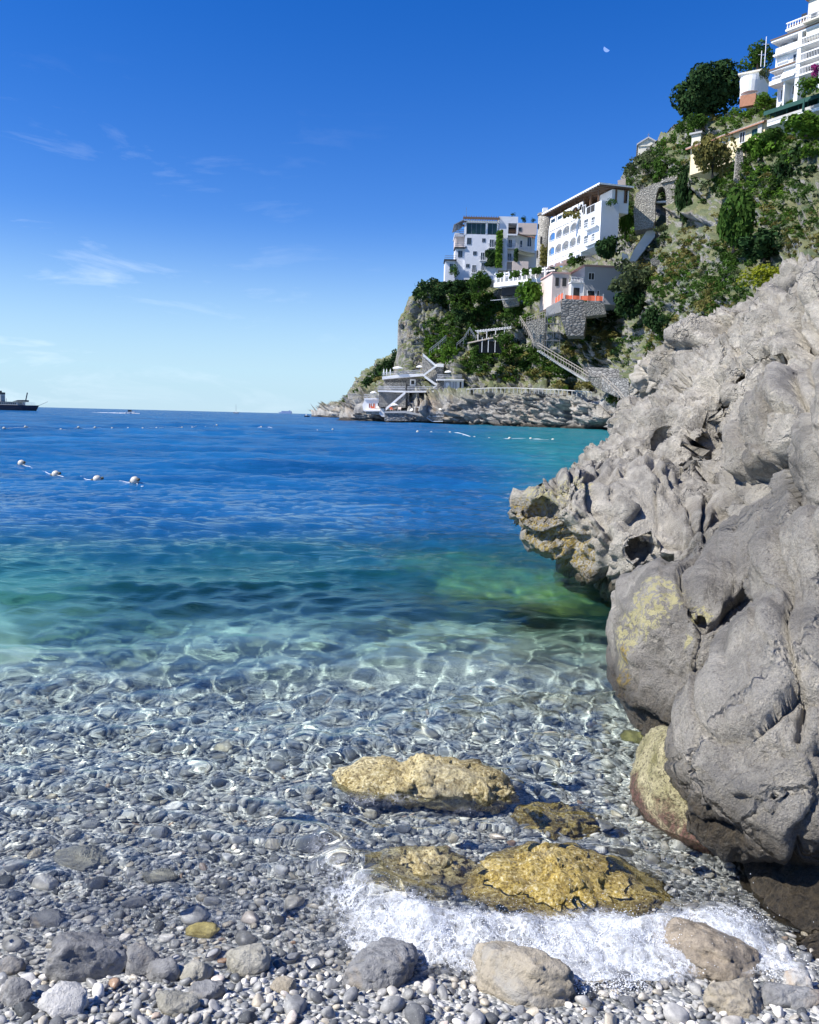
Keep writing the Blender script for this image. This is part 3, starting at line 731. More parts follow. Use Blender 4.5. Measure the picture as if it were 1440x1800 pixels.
# algae covered block below it
es2 = [EL(*a) for a in ((1175, 1395, 3.05, 62, 80, .26, 4), (1172, 1340, 3.15, 34, 62, .2, 8), (1215, 1455, 2.95, 70, 62, .28, 22), (1250, 1400, 3.15, 80, 110, .3, 0))]
def sdf2(P):
    P = P.astype(np.float32); s = 0
    for C, M, rmin in es2:
        q = (P-C.astype(np.float32))@M.T.astype(np.float32); s = s+np.exp(np.clip(-(np.sqrt((q*q).sum(-1))-1)*rmin/.03, -40, 40))
    return -.03*np.log(s+1e-18)
AV, AF = nets(sdf2, np.arange(1080, 1360, 5.0), np.arange(1250, 1560, 5.0), 2.8*1.012**np.arange(34), vmap)
AN = normals(AV, AF); AV = AV+AN*(.03*fbm(AV*4, 4)+.014*fbm(AV*14, 4)+.010*fbm(AV*40, 3))[:, None]
am = fastmesh('boulder', AV, AF)
m_y, nt, b = material('yellow stone with red weed'); g = NN(nt, 'ShaderNodeNewGeometry').outputs['Position']
n = noise(nt, 10, 8, .7, g, .5); n2 = noise(nt, 85, 6, .7, g)
c = mix(nt, mrange(nt, n, .35, .65), (.24, .22, .09), (.62, .55, .33)); c = mix(nt, mrange(nt, n2, .38, .52, .85, 0), c, (.06, .045, .025))
sz = NN(nt, 'ShaderNodeSeparateXYZ'); L(nt, g, sz.inputs[0])
weed = mrange(nt, mth(nt, 'ADD', sz.outputs[2], mth(nt, 'MULTIPLY', mth(nt, 'SUBTRACT', n, .5), .5)), .10, .03)
wl = mrange(nt, sz.outputs[0], 1.0, .84)
weed = mth(nt, 'MULTIPLY', weed, mrange(nt, n2, .35, .5, .5, 1))
weed2 = mth(nt, 'MAXIMUM', weed, mth(nt, 'MULTIPLY', wl, mrange(nt, sz.outputs[2], .28, .2)))
c = mix(nt, mth(nt, 'MULTIPLY', weed2, .9), c, mix(nt, mrange(nt, n2, .4, .6), (.02, .012, .008), (.20, .085, .075)))
L(nt, c, b.inputs['Base Color']); b.inputs['Roughness'].default_value = .6
L(nt, bump(nt, mth(nt, 'ADD', n, mth(nt, 'MULTIPLY', n2, .6)), 1, .03), b.inputs['Normal'])
receiver(link('boulder', am, m_y, label='pale yellow boulder fringed with dark red weed under the big rock', cat='boulder'))
# mossy olive rock lying under water at the foot of the nose
blob_rock('boulder', [B2(905, 1105, -.62, 140, .8, .45), B2(985, 1120, -.6, 105, .7, .48), B2(800, 1090, -.95, 120, .8, .4)], 31, boulder_mat('olive seabed rock', (.16, .15, .04), (.52, .45, .10), None, .6, .5), 'long olive brown rock lying under the green water beside the big rock', detail=.06)
# ================================================================== CLIFF COAST
COLS = [  # px: shore distance, then (py, distance) for five levels up to the skyline
 (604, 232, (738, 233), (737, 235), (736, 238), (735, 240), (734, 243)),
 (620, 222, (735, 224), (733, 227), (730, 230), (727, 233), (722, 238)),
 (640, 212, (726, 214), (722, 219), (714, 223), (706, 227), (698, 232)),
 (668, 206, (727, 208), (716, 214), (694, 220), (676, 226), (662, 232)),
 (700, 201, (729, 203), (708, 211), (694, 216), (675, 222), (655, 228)),
 (707, 200, (729, 202), (706, 210), (690, 216), (630, 221), (560, 226)),
 (722, 199, (729, 201), (704, 209), (676, 214), (605, 219), (528, 226)),
 (740, 198, (730, 200), (703, 208), (668, 213), (590, 219), (512, 226)),
 (765, 195, (731, 197), (703, 205), (664, 211), (580, 218), (493, 228)),
 (820, 187, (694, 190), (688, 199), (640, 205), (570, 215), (492, 230)),
 (880, 178, (690, 182), (685, 190), (630, 197), (570, 207), (498, 224)),
 (950, 168, (688, 172), (684, 180), (630, 188), (562, 200), (480, 218)),
 (1010, 157, (693, 161), (688, 169), (620, 178), (545, 192), (462, 212)),
 (1060, 147, (702, 151), (694, 158), (620, 166), (530, 182), (410, 206)),
 (1100, 134, (716, 138), (707, 143), (630, 152), (480, 176), (305, 198)),
 (1125, 120, (725, 124), (714, 130), (615, 142), (455, 168), (270, 190)),
 (1150, 108, (735, 112), (720, 118), (600, 132), (440, 158), (245, 182)),
 (1190, 95, (750, 98), (735, 102), (560, 120), (400, 146), (212, 172)),
 (1250, 80, (760, 83), (745, 86), (540, 102), (380, 128), (212, 152)),
 (1310, 68, (780, 71), (760, 74), (520, 90), (360, 114), (195, 138)),
 (1380, 58, (800, 60), (780, 63), (500, 78), (340, 101), (168, 128)),
 (1440, 52, (800, 54), (780, 56), (480, 72), (310, 95), (120, 126)),
 (1560, 45, (800, 47), (780, 49), (460, 64), (270, 88), (60, 118)),
 (1800, 40, (800, 42), (780, 44), (440, 58), (230, 80), (20, 108))]
def sheet(name, cols, step, nlev, back, mat, amp=1.0):
    pts = []
    for c in cols:
        d0 = ray(c[0], 900); P0 = CAM+d0*(c[1]/d0[1]); P0[2] = -3.0
        row = [P0]+[AT(c[0], py, D) for py, D in c[2:]]
        t = row[-1].copy(); dirv = ray(c[0], 900); dirv = np.array([dirv[0], dirv[1], 0])/dirv[1]
        b1 = t+dirv*back*.35; b1[2] -= back*.05; b2 = t+dirv*back; b2[2] -= back*.5
        pts.append(row+[b1, b2])
    pts = np.array(pts); pxs = np.array([c[0] for c in cols], float)
    xs = np.arange(pxs[0], pxs[-1]+.1, step)
    A = np.stack([np.stack([np.interp(xs, pxs, pts[:, l, k]) for k in range(3)], -1) for l in range(pts.shape[1])], 1)
    cum = [0, .22, .27, .47, .72, .97, 1.02, 1.06]
    if nlev < 0: nlev = -nlev
    vs_ = np.concatenate([np.linspace(0, .97, nlev), np.linspace(.975, 1.06, 14)])
    G = np.stack([np.stack([np.interp(vs_, cum, A[i, :, k]) for k in range(3)], -1) for i in range(len(xs))], 0)
    V = G.reshape(-1, 3); F = gridfaces(len(xs), len(vs_))
    N = normals(V, F)
    if (N*(V-CAM)).sum() > 0: F = F[:, ::-1]; N = -N
    s = np.clip(V[:, 1]/150, .45, 1.3)[:, None]; Q = V/s
    shore = sstep(10, 3, V[:, 2])
    lay = fbm(np.stack([Q[:, 0]*.55+Q[:, 2]*.25, Q[:, 1]*.2, Q[:, 2]*.11-Q[:, 0]*.1], -1), 5, ridged=True)
    d = 1.6*fbm(Q*.07, 4)+1.0*fbm(Q*.25+3, 5, .55, ridged=True)+.9*lay
    w1, w2, wi = worley(Q*.22+.5*fbm(Q*.2, 3)[:, None]); d += 1.3*(wi-.5)*sstep(0, .2, w2-w1)-.7*np.exp(-((w2-w1)/.08)**2)
    w1, w2, wi = worley(Q*.7+.4*fbm(Q*.6, 3)[:, None]); d += .45*(wi-.5)-.3*np.exp(-((w2-w1)/.1)**2)
    f1, e1 = facets(Q*.16+.4*fbm(Q*.15, 2)[:, None], 1.0, 3); f2, e2 = facets(Q*.5+.4*fbm(Q*.4, 2)[:, None], 1.0, 9)
    d += 2.0*f1-.9*np.exp(-(e1/.05)**2)+.8*f2-.5*np.exp(-(e2/.06)**2)+.5*fbm(Q*1.1, 4, .6, ridged=True)
    d *= (1+.9*shore)*amp
    vv = np.tile(vs_, len(xs)); d *= np.where(vv > .9, .55, 1)
    V2 = V+N*(d*s[:, 0]*.8)[:, None]
    me = fastmesh(name, V2, F); return me, V2, F
m_cliff, nt, b = material('cliff limestone and scrub soil')
g = NN(nt, 'ShaderNodeNewGeometry')
P_ = g.outputs['Position']; nrm = NN(nt, 'ShaderNodeSeparateXYZ'); L(nt, g.outputs['Normal'], nrm.inputs[0])
n1_ = noise(nt, .12, 8, .65, P_, .8); n2_ = noise(nt, .9, 8, .7, P_, .4); n3_ = noise(nt, 5.0, 5, .7, P_)
mpn = NN(nt, 'ShaderNodeMapping'); mpn.inputs['Scale'].default_value = (.5, .5, .07); L(nt, P_, mpn.inputs['Vector'])
st = noise(nt, 1.0, 7, .65, mpn.outputs[0], .6)
c = mix(nt, mrange(nt, n2_, .32, .66), (.27, .26, .24), (.50, .48, .44))
c = mix(nt, mrange(nt, st, .48, .64, 0, .75), c, (.13, .13, .135))
c = mix(nt, mrange(nt, n3_, .3, .46, .55, 0), c, (.07, .065, .06))
c = mix(nt, mrange(nt, n1_, .52, .66, 0, .6), c, (.44, .31, .18))
sz = NN(nt, 'ShaderNodeSeparateXYZ'); L(nt, P_, sz.inputs[0])
green = mrange(nt, mth(nt, 'ADD', mth(nt, 'MULTIPLY', n2_, .7), mth(nt, 'ADD', mth(nt, 'MULTIPLY', nrm.outputs[2], .35), mth(nt, 'MULTIPLY', n1_, .4))), .52, .66)
green = mth(nt, 'MULTIPLY', green, mrange(nt, sz.outputs[2], 5, 9))
gcol = mix(nt, mrange(nt, noise(nt, .35, 6, .6, P_), .4, .6), (.06, .10, .025), (.17, .18, .06))
c = mix(nt, mth(nt, 'MULTIPLY', green, .85), c, gcol)
c = mix(nt, mrange(nt, mth(nt, 'ADD', sz.outputs[2], mth(nt, 'MULTIPLY', n2_, 1.2)), 1.7, 1.0), c, (.05, .042, .035))
L(nt, c, b.inputs['Base Color']); b.inputs['Roughness'].default_value = .9
L(nt, bump(nt, mth(nt, 'ADD', n2_, mth(nt, 'MULTIPLY', n3_, .35)), .9, .9), b.inputs['Normal'])
cm_, CV, CF = sheet('cliff', COLS, 2.1, 300, 60, m_cliff)
cliff = link('cliff', cm_, m_cliff, kind='structure')
BVH = BVHTree.FromPolygons([tuple(v) for v in CV], [tuple(int(i) for i in f) for f in CF])
def SURF(px, py, default=None):
    d = Vector(ray(px, py)).normalized(); h = BVH.ray_cast(Vector(CAM), d, 2000)
    return h[0]
# far headland behind the bathing terraces
HC = [(560, 520, (733, 521), (733, 523), (732, 526), (731, 530), (730.5, 536)), (572, 460, (730, 462), (729, 464), (729, 468), (728, 474), (727, 480)), (590, 430, (726, 432), (722, 436), (718, 440), (715, 446), (712, 452)),
      (612, 400, (722, 402), (716, 408), (708, 414), (699, 420), (692, 428)), (632, 380, (722, 382), (712, 388), (696, 396), (680, 404), (668, 412)), (655, 360, (722, 362), (706, 370), (686, 380), (664, 390), (646, 400)),
      (680, 345, (722, 348), (700, 356), (676, 366), (650, 376), (628, 388)), (705, 335, (722, 338), (700, 346), (670, 356), (640, 366), (616, 378)), (760, 330, (722, 333), (700, 341), (660, 351), (640, 361), (605, 373))]
hm_, HV, HF = sheet('headland', HC, 1.6, 110, 120, m_cliff, 1.4)
link('headland', hm_, m_cliff, kind='structure')
BVH2 = BVHTree.FromPolygons([tuple(v) for v in HV], [tuple(int(i) for i in f) for f in HF])

# ================================================================== VEGETATION
def leafmat(name, col, var=.5, trans=.35):
    m, nt, b = material(name); g = NN(nt, 'ShaderNodeNewGeometry')
    c = mix(nt, g.outputs['Random Per Island'], tuple(x*(1-var) for x in col), tuple(min(1, x*(1+var)) for x in col))
    n = noise(nt, .9, 3, .6, g.outputs['Position'])
    c = mix(nt, mrange(nt, n, .35, .65, 0, .5), c, tuple(x*1.5+.015*(i == 0) for i, x in enumerate(col)))
    df = NN(nt, 'ShaderNodeBsdfDiffuse'); tr = NN(nt, 'ShaderNodeBsdfTranslucent'); mx = NN(nt, 'ShaderNodeMixShader', n0=trans)
    L(nt, c, df.inputs[0]); L(nt, c, tr.inputs[0]); L(nt, df.outputs[0], mx.inputs[1]); L(nt, tr.outputs[0], mx.inputs[2])
    L(nt, mx.outputs[0], nt.nodes['Material Output'].inputs[0]); return m
LM = {'dark': leafmat('dark evergreen leaves', (.022, .050, .018), .5, .15), 'mid': leafmat('green leaves', (.045, .095, .020)), 'bright': leafmat('bright green leaves', (.075, .15, .022)),
      'yellow': leafmat('yellow green needles', (.20, .22, .02)), 'olive': leafmat('grey olive leaves', (.07, .095, .045)), 'dry': leafmat('dry olive scrub', (.16, .15, .05)),
      'purple': leafmat('purple blossom', (.25, .03, .14)), 'rust': leafmat('rust brown scrub', (.20, .09, .04))}
m_bark = simple('bark', (.12, .09, .07), .9, .3, 3)
def leaves(k, n, size, lobes=9, zs=.85, spread=.62, rl=(.28, .5)):
    g = np.random.default_rng(k); C = g.normal(size=(lobes, 3)); C /= np.linalg.norm(C, axis=1)[:, None]; C *= g.uniform(.2, spread, lobes)[:, None]; C[:, 2] = C[:, 2]*.8+.1
    rr = g.uniform(*rl, lobes); i = g.integers(0, lobes, n); D = g.normal(size=(n, 3)); D /= np.linalg.norm(D, axis=1)[:, None]
    P = C[i]+D*(rr[i]*g.uniform(.7, 1.08, n)**.5)[:, None]; P[:, 2] *= zs
    nr = D+g.normal(size=(n, 3))*.55+np.array([0, 0, .25]); nr /= np.linalg.norm(nr, axis=1)[:, None]
    a = np.cross(nr, g.normal(size=(n, 3))); a /= np.linalg.norm(a, axis=1)[:, None]; b_ = np.cross(nr, a)
    s = size*g.uniform(.6, 1.35, n)[:, None]
    V = np.stack([P-a*s, P-b_*s*.6, P+a*s, P+b_*s*.6], 1).reshape(-1, 3); F = np.arange(4*n).reshape(n, 4); return V, F
CROWN = {}
def crown_mesh(kind, v, n=1100, size=.085):
    key = (kind, v, n)
    if key not in CROWN:
        V, F = leaves(v*31+len(kind), n, size, 24 if n > 1000 else 12, .85, .58 if n > 3000 else .70, (.2, .42) if n > 3000 else (.13, .38) if n > 1000 else (.2, .42)); me = fastmesh('crown', V, F, False); me.materials.append(LM[kind]); CROWN[key] = me
    return CROWN[key]
def trunk_mesh(h, r, k=0):
    g = random.Random(k); t = MB()
    t.tube([(0, 0, -h*.35), (g.uniform(-.05, .05)*h, g.uniform(-.05, .05)*h, h*.35), (g.uniform(-.1, .1)*h, g.uniform(-.1, .1)*h, h)], [r*1.3, r, r*.55], 7)
    for q in range(3):
        a = q*2.1+g.random(); t.tube([(0, 0, h*.5), (math.cos(a)*h*.35, math.sin(a)*h*.35, h*.95)], [r*.5, r*.2], 5)
    return t.mesh('trunk', True)
def tree(name, cat, label, px, py, rx, ry, kind, n=1100, size=.085, D=None, group=None, v=None, low=.55):
    """crown centred at pixel (px,py), radii in photo pixels"""
    if D is None:
        h = SURF(px, py+ry*.5); D = (h.y if h else 150)-.3
    c = AT(px, py, D); s = D/FPX; v = v if v is not None else random.randrange(4)
    Rz = ry*s; Rx = rx*s; th = Rz*(1.0 if 'pine' in name else .55)
    root = empty(name, (c[0], c[1], c[2]-th), label=label, cat=cat, group=group)
    o = link('crown', crown_mesh(kind, v, n, size), None, root); o.location = (0, 0, th); o.scale = (Rx*1.22, Rx*1.15, Rz*1.42); o.rotation_euler = (0, 0, random.uniform(0, 6.28))
    link('trunk', trunk_mesh(th, max(.06, Rx*.06), v), m_bark, root)
    return root
T = tree
T('tree', 'tree', 'large dark broadleaf tree standing against the sky above the yellow house', 1243, 162, 62, 58, 'dark', 8000, .048, D=150, v=2)
T('tree', 'tree', 'green tree with antennas beside it behind the little white villa', 1333, 103, 25, 24, 'mid', 1600, .075, D=140)
T('olive_tree', 'tree', 'small grey olive tree between the little villa and the white apartments', 1345, 127, 10, 13, 'olive', 700, D=131)
T('pine_tree', 'tree', 'small yellow green pine growing on the ridge of the near grey rock', 1352, 495, 46, 32, 'yellow', 2200, .05, D=60)
T('tree', 'tree', 'large leafy fig tree with glossy leaves in the middle of the slope', 1292, 398, 40, 58, 'mid', 2000, .085, D=98)
T('olive_tree', 'tree', 'large grey green olive tree right of the house with orange netting', 1105, 497, 46, 38, 'olive', 2600, .06, D=150)
T('tree', 'tree', 'tall yellow green acacia in front of the yellow house', 1255, 276, 38, 44, 'dry', 2600, .06, D=118)
T('cypress_tree', 'tree', 'dark upright evergreen right of the stone arch', 1202, 355, 17, 56, 'dark', 1600, .09, D=143)
T('shrub', 'shrub', 'dark round bush on the slope below the small pine', 1110, 535, 34, 36, 'dark', 1500, D=149)
T('shrub', 'shrub', 'dark green bush low on the slope left of the near rock ridge', 1150, 565, 24, 30, 'dark', 1300, D=118)
T('shrub', 'shrub', 'dark green bush above the big boulder with white speckled rock', 1345, 432, 48, 34, 'dark', 1700, D=88)
T('tree', 'tree', 'dark leafy tree at the right edge below the restaurant terrace', 1412, 290, 44, 46, 'dark', 1900, D=104)
T('tree', 'tree', 'bright green tree under the green awning terrace', 1345, 262, 34, 34, 'bright', 1500, D=114)
T('shrub', 'shrub', 'bright green creeper spilling over the terrace wall at the right edge', 1418, 222, 44, 22, 'bright', 1600, D=98)
T('shrub', 'shrub', 'leafy creeper under the left end of the restaurant terrace', 1364, 238, 24, 17, 'mid', 1000, D=100)
T('shrub', 'shrub', 'dry green bush at the foot of the yellow house wall left of the acacia', 1226, 282, 20, 16, 'dry', 900, D=122)
T('shrub', 'shrub', 'green bush at the foot of the yellow house below the window', 1312, 262, 18, 14, 'mid', 900, D=116)
T('tree', 'tree', 'green tree below the arcaded white hotel', 1010, 458, 20, 15, 'mid', 1000, D=163)
T('palm_tree', 'palm', 'dark palm like tree at the foot of the end wall of the arcaded hotel', 1067, 440, 24, 26, 'dark', 1300, .1, D=151)
T('shrub', 'shrub', 'green bush on the roof terrace corner of the arcaded hotel', 1074, 357, 10, 8, 'mid', 500, D=151)
T('tree', 'tree', 'bright green tree left of the scaffolding', 934, 520, 24, 30, 'bright', 1500, D=172)
T('tree', 'tree', 'dark green tree in front of the left white hotel', 842, 498, 26, 20, 'mid', 1500, D=195)
T('shrub', 'shrub', 'dark bush on the cliff edge under the left white hotel', 800, 505, 32, 18, 'dark', 1300, D=200)
T('shrub', 'shrub', 'dark green bush clinging to the left corner of the cliff top', 752, 505, 17, 14, 'dark', 900, D=205)
T('shrub', 'shrub', 'leafy bush on the lowest terrace of the left white hotel', 799, 478, 9, 13, 'mid', 600, D=199)
T('tree', 'tree', 'dark tree below the broken pergola on the cliff', 812, 556, 22, 16, 'dark', 1000, D=202)
T('tree', 'tree', 'green tree beside the stone wall under the hotel pergola', 905, 545, 22, 22, 'mid', 1100, D=186)
T('shrub', 'shrub', 'green bush above the zigzag stairs of the bathing terraces', 788, 622, 18, 20, 'bright', 900, D=200)
T('shrub', 'shrub', 'green bush under the lean-to roof on the cliff', 838, 625, 18, 14, 'mid', 900, D=193)
T('shrub', 'shrub', 'rust tinged green bush right of the lean-to roof', 888, 600, 20, 18, 'mid', 1000, D=186)
T('shrub', 'shrub', 'green shrub growing out of the big stone retaining wall', 1031, 538, 10, 16, 'mid', 700, D=160)
T('shrub', 'shrub', 'bright green bush right of the dark retaining walls by the near rock', 1118, 675, 14, 22, 'bright', 800, D=112)
T('shrub', 'shrub', 'ivy bush overhanging beside the chapel', 1160, 305, 22, 24, 'mid', 1000, D=165)
T('shrub', 'shrub', 'green bush at the foot of the dark tree on the cliff crest', 1235, 215, 24, 16, 'mid', 900, D=146)
T('shrub', 'shrub', 'green creeper cascading right of the arcaded hotel', 1100, 395, 14, 34, 'bright', 1100, D=160)
T('shrub', 'shrub', 'purple bougainvillea on a balcony of the white apartments', 1433, 124, 12, 12, 'purple', 500, D=98)
T('shrub', 'shrub', 'green hedge between the apartments and the awning', 1425, 150, 26, 16, 'bright', 900, D=99)
T('shrub', 'shrub', 'green bushes below the little white villa', 1345, 178, 22, 15, 'bright', 900, D=127)
T('tree', 'tree', 'small dark round tree behind the stone tower and the white block', 921, 385, 8, 7, 'dark', 400, D=235)
T('tree', 'tree', 'low dark trees between the pink wall and the tower', 938, 388, 7, 5, 'dark', 300, D=236)
for i, (px, py, rx, ry, kd, lb) in enumerate([
    (705, 628, 22, 15, 'dark', 'dark pine wood crest nearest the sheer cliff on the far headland'), (683, 640, 18, 13, 'dark', 'dark pine second from the cliff on the far headland'),
    (664, 652, 11, 16, 'dark', 'tall dark pine sticking up from the far headland'), (690, 656, 22, 10, 'mid', 'green scrub mass in the middle of the far headland'),
    (647, 672, 12, 10, 'dark', 'dark tree on the sloping skyline of the far headland'), (632, 692, 12, 12, 'dark', 'dark tree low on the skyline of the far headland'),
    (622, 700, 9, 9, 'dark', 'lowest dark tree near the tip of the far headland'), (650, 690, 16, 12, 'mid', 'round green bush above the white bathing pavilion'),
    (668, 668, 16, 7, 'dry', 'yellowish scrub patch left of the upper bathing terrace')]):
    T('pine_tree' if 'pine' in lb else 'shrub', 'tree' if 'pine' in lb or 'tree' in lb else 'shrub', lb, px, py, rx, ry, kd, 800, .1, D=370-(px-620)*.2 if i < 7 else 232, group='trees on the far headland')
# scrub nobody could count, by regions of the slope (px, py, rx, ry, number, kind)
REG = [(1200, 560, 60, 60, 60, 'mid'), (1180, 600, 50, 40, 34, 'dry'), (1240, 480, 60, 50, 60, 'mid'), (1180, 470, 60, 30, 40, 'dry'), (1230, 420, 60, 20, 24, 'dry'), (1320, 330, 60, 40, 50, 'bright'), (1390, 370, 50, 50, 50, 'mid'), (1420, 430, 40, 40, 30, 'dry'),
       (1300, 300, 40, 40, 40, 'mid'), (1240, 320, 50, 40, 50, 'dark'), (1180, 300, 30, 60, 40, 'mid'), (1130, 300, 30, 30, 40, 'olive'), (1105, 380, 16, 60, 30, 'mid'), (1140, 420, 30, 30, 26, 'olive'), (1400, 250, 60, 30, 60, 'bright'), (1290, 450, 40, 40, 30, 'mid'),
       (1370, 300, 60, 40, 40, 'dark'), (1250, 560, 40, 50, 40, 'dry'), (1210, 230, 30, 40, 36, 'mid'), (1280, 250, 40, 30, 30, 'mid'),
       (780, 520, 50, 25, 60, 'dark'), (830, 540, 50, 30, 60, 'mid'), (880, 560, 50, 25, 50, 'mid'), (800, 590, 40, 30, 40, 'mid'), (850, 640, 40, 22, 46, 'mid'), (900, 630, 40, 26, 60, 'mid'), (950, 640, 40, 26, 50, 'mid'), (990, 650, 36, 18, 36, 'mid'),
       (770, 610, 26, 30, 30, 'bright'), (910, 500, 40, 14, 26, 'mid'), (970, 560, 20, 20, 14, 'mid'), (1040, 580, 40, 24, 30, 'dry'), (1060, 560, 30, 20, 20, 'dark'), (1030, 615, 50, 26, 20, 'dry'), (1110, 610, 40, 40, 16, 'mid'), (1090, 700, 20, 20, 20, 'mid'),
       (1000, 680, 40, 8, 20, 'dry'), (900, 660, 60, 10, 24, 'dry'), (745, 560, 20, 40, 10, 'mid'), (1280, 520, 40, 30, 24, 'mid'), (1400, 480, 40, 20, 20, 'mid'), (1170, 510, 50, 24, 30, 'mid'), (868, 600, 60, 60, 40, 'dark'), (1330, 400, 70, 50, 50, 'dry'), (1290, 200, 40, 20, 30, 'bright'), (1380, 190, 60, 20, 40, 'bright')]
gs = np.random.default_rng(77); bykind = {}
CL = [leaves(900+k, 66, .175, 6, .8, .62) for k in range(6)]
for (px, py, rx, ry, n, kd) in REG:
    for _ in range(int(n*3.6)):
        a = gs.uniform(0, 6.28); r_ = math.sqrt(gs.random()); x = px+rx*r_*math.cos(a); y = py+ry*r_*math.sin(a)
        h = SURF(x, y)
        if h is None or perlin(np.array([[h.x*.11, h.y*.11, h.z*.11]]))[0] < gs.uniform(-.75, -.08): continue
        s = float(gs.choice([gs.uniform(3, 7), gs.uniform(7, 15)]))*h.y/FPX; V, F = CL[gs.integers(6)]
        k2 = kd if gs.random() < .72 else ['dark', 'mid', 'dry', 'olive', 'bright'][gs.integers(5)]
        bykind.setdefault(k2, []).append(V*np.array([s*1.2, s, s*gs.uniform(.6, 1.1)])+np.array(h)+np.array([0, 0, s*.2]))
for kd, Vl in bykind.items():
    n = len(Vl); me = fastmesh('scrub', np.concatenate(Vl), np.arange(n*264).reshape(-1, 4), False)
    link('scrub', me, LM[kd], label='%s scrub covering patches of the rocky hillside' % {'dark': 'dark green', 'mid': 'leafy green', 'dry': 'dry olive', 'olive': 'greyish', 'bright': 'bright green'}[kd], cat='scrub', kind='stuff')
Vl = []
for _ in range(520):
    x = gs.uniform(600, 715); t = (x-600)/115; top = np.interp(x, [600, 632, 655, 680, 715], [708, 676, 652, 634, 620]); y = gs.uniform(top, min(712, top+46))
    d = Vector(ray(x, y)).normalized(); h = BVH2.ray_cast(Vector(CAM), d, 2000)[0]
    if h is None: continue
    V, F = CL[gs.integers(6)]; s = float(gs.uniform(3, 6))*h.y/FPX; Vl.append(V*np.array([s*1.2, s, s*.8])+np.array(h))
me = fastmesh('scrub', np.concatenate(Vl), np.arange(len(Vl)*264).reshape(-1, 4), False)
link('scrub', me, LM['mid'], label='green scrub covering the far headland', cat='scrub', kind='stuff')
# ================================================================== BUILDINGS
def plaster(name, col, var=.06): return simple(name, col, .85, var, .5, bumpd=.05)
W_ = plaster('white plaster', (.80, .80, .79)); W2 = plaster('cool white plaster', (.70, .71, .74)); PK = plaster('pinkish plaster', (.62, .52, .46)); YL = plaster('yellow plaster', (.72, .60, .38)); CR = plaster('cream plaster', (.66, .62, .52))
GREY = plaster('grey render', (.42, .42, .43)); ROOFT = simple('terracotta tiles', (.42, .20, .12), .9, .25, 3); RED = simple('pinkish roof edge', (.55, .34, .30), .8, .1, 2)
GL, nt, b = material('window glass'); b.inputs['Base Color'].default_value = (.03, .045, .05, 1); b.inputs['Roughness'].default_value = .12
GG, nt, b = material('green tinted glass'); b.inputs['Base Color'].default_value = (.02, .05, .04, 1); b.inputs['Roughness'].default_value = .15
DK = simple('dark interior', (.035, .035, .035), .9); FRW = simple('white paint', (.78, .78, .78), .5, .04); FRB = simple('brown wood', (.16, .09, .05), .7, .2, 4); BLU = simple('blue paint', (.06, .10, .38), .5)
GRN = simple('dark green canvas', (.01, .07, .055), .8, .2); MET = simple('grey metal', (.30, .31, .32), .45, .1, 3, .6); ORG = simple('orange netting', (.60, .13, .06), .8, .15, 6); CANV = simple('white canvas', (.82, .82, .80), .8, .05)
WOODG = simple('weathered wood', (.36, .32, .27), .85, .25, 4); SCR = simple('rusty red paint', (.30, .06, .05), .8, .25, 8); CONC = simple('pale concrete', (.50, .49, .46), .9, .15, 1.2, bumpd=.1)
def stonemat(name, a, b_, sc_=2.3):
    m, nt, b = material(name); g = NN(nt, 'ShaderNodeNewGeometry').outputs['Position']
    mp_ = NN(nt, 'ShaderNodeMapping'); mp_.inputs['Scale'].default_value = (sc_, sc_, sc_*1.7); L(nt, g, mp_.inputs['Vector'])
    vo = NN(nt, 'ShaderNodeTexVoronoi', i_Scale=1.0); L(nt, mp_.outputs[0], vo.inputs['Vector']); sp_ = NN(nt, 'ShaderNodeSeparateColor'); L(nt, vo.outputs['Color'], sp_.inputs[0])
    ve = NN(nt, 'ShaderNodeTexVoronoi', feature='DISTANCE_TO_EDGE', i_Scale=1.0); L(nt, mp_.outputs[0], ve.inputs['Vector'])
    c = mix(nt, sp_.outputs[0], a, b_); c = mix(nt, mrange(nt, noise(nt, 3, 6, .7, g), .35, .65, 0, .5), c, tuple(x*.55 for x in a)); c = mix(nt, mrange(nt, ve.outputs['Distance'], .09, .03), c, tuple(x*.35 for x in a))
    L(nt, c, b.inputs['Base Color']); b.inputs['Roughness'].default_value = .9; L(nt, bump(nt, ve.outputs['Distance'], .8, .25), b.inputs['Normal']); return m
STN = stonemat('rubble masonry', (.24, .23, .21), (.44, .42, .37)); STL = stonemat('light and sunlit rubble masonry', (.34, .32, .28), (.56, .53, .46)); STD = stonemat('dark and shaded rubble masonry', (.20, .195, .185), (.38, .365, .34), 1.3)  # dark and light stone also carry the shade and sun on some walls

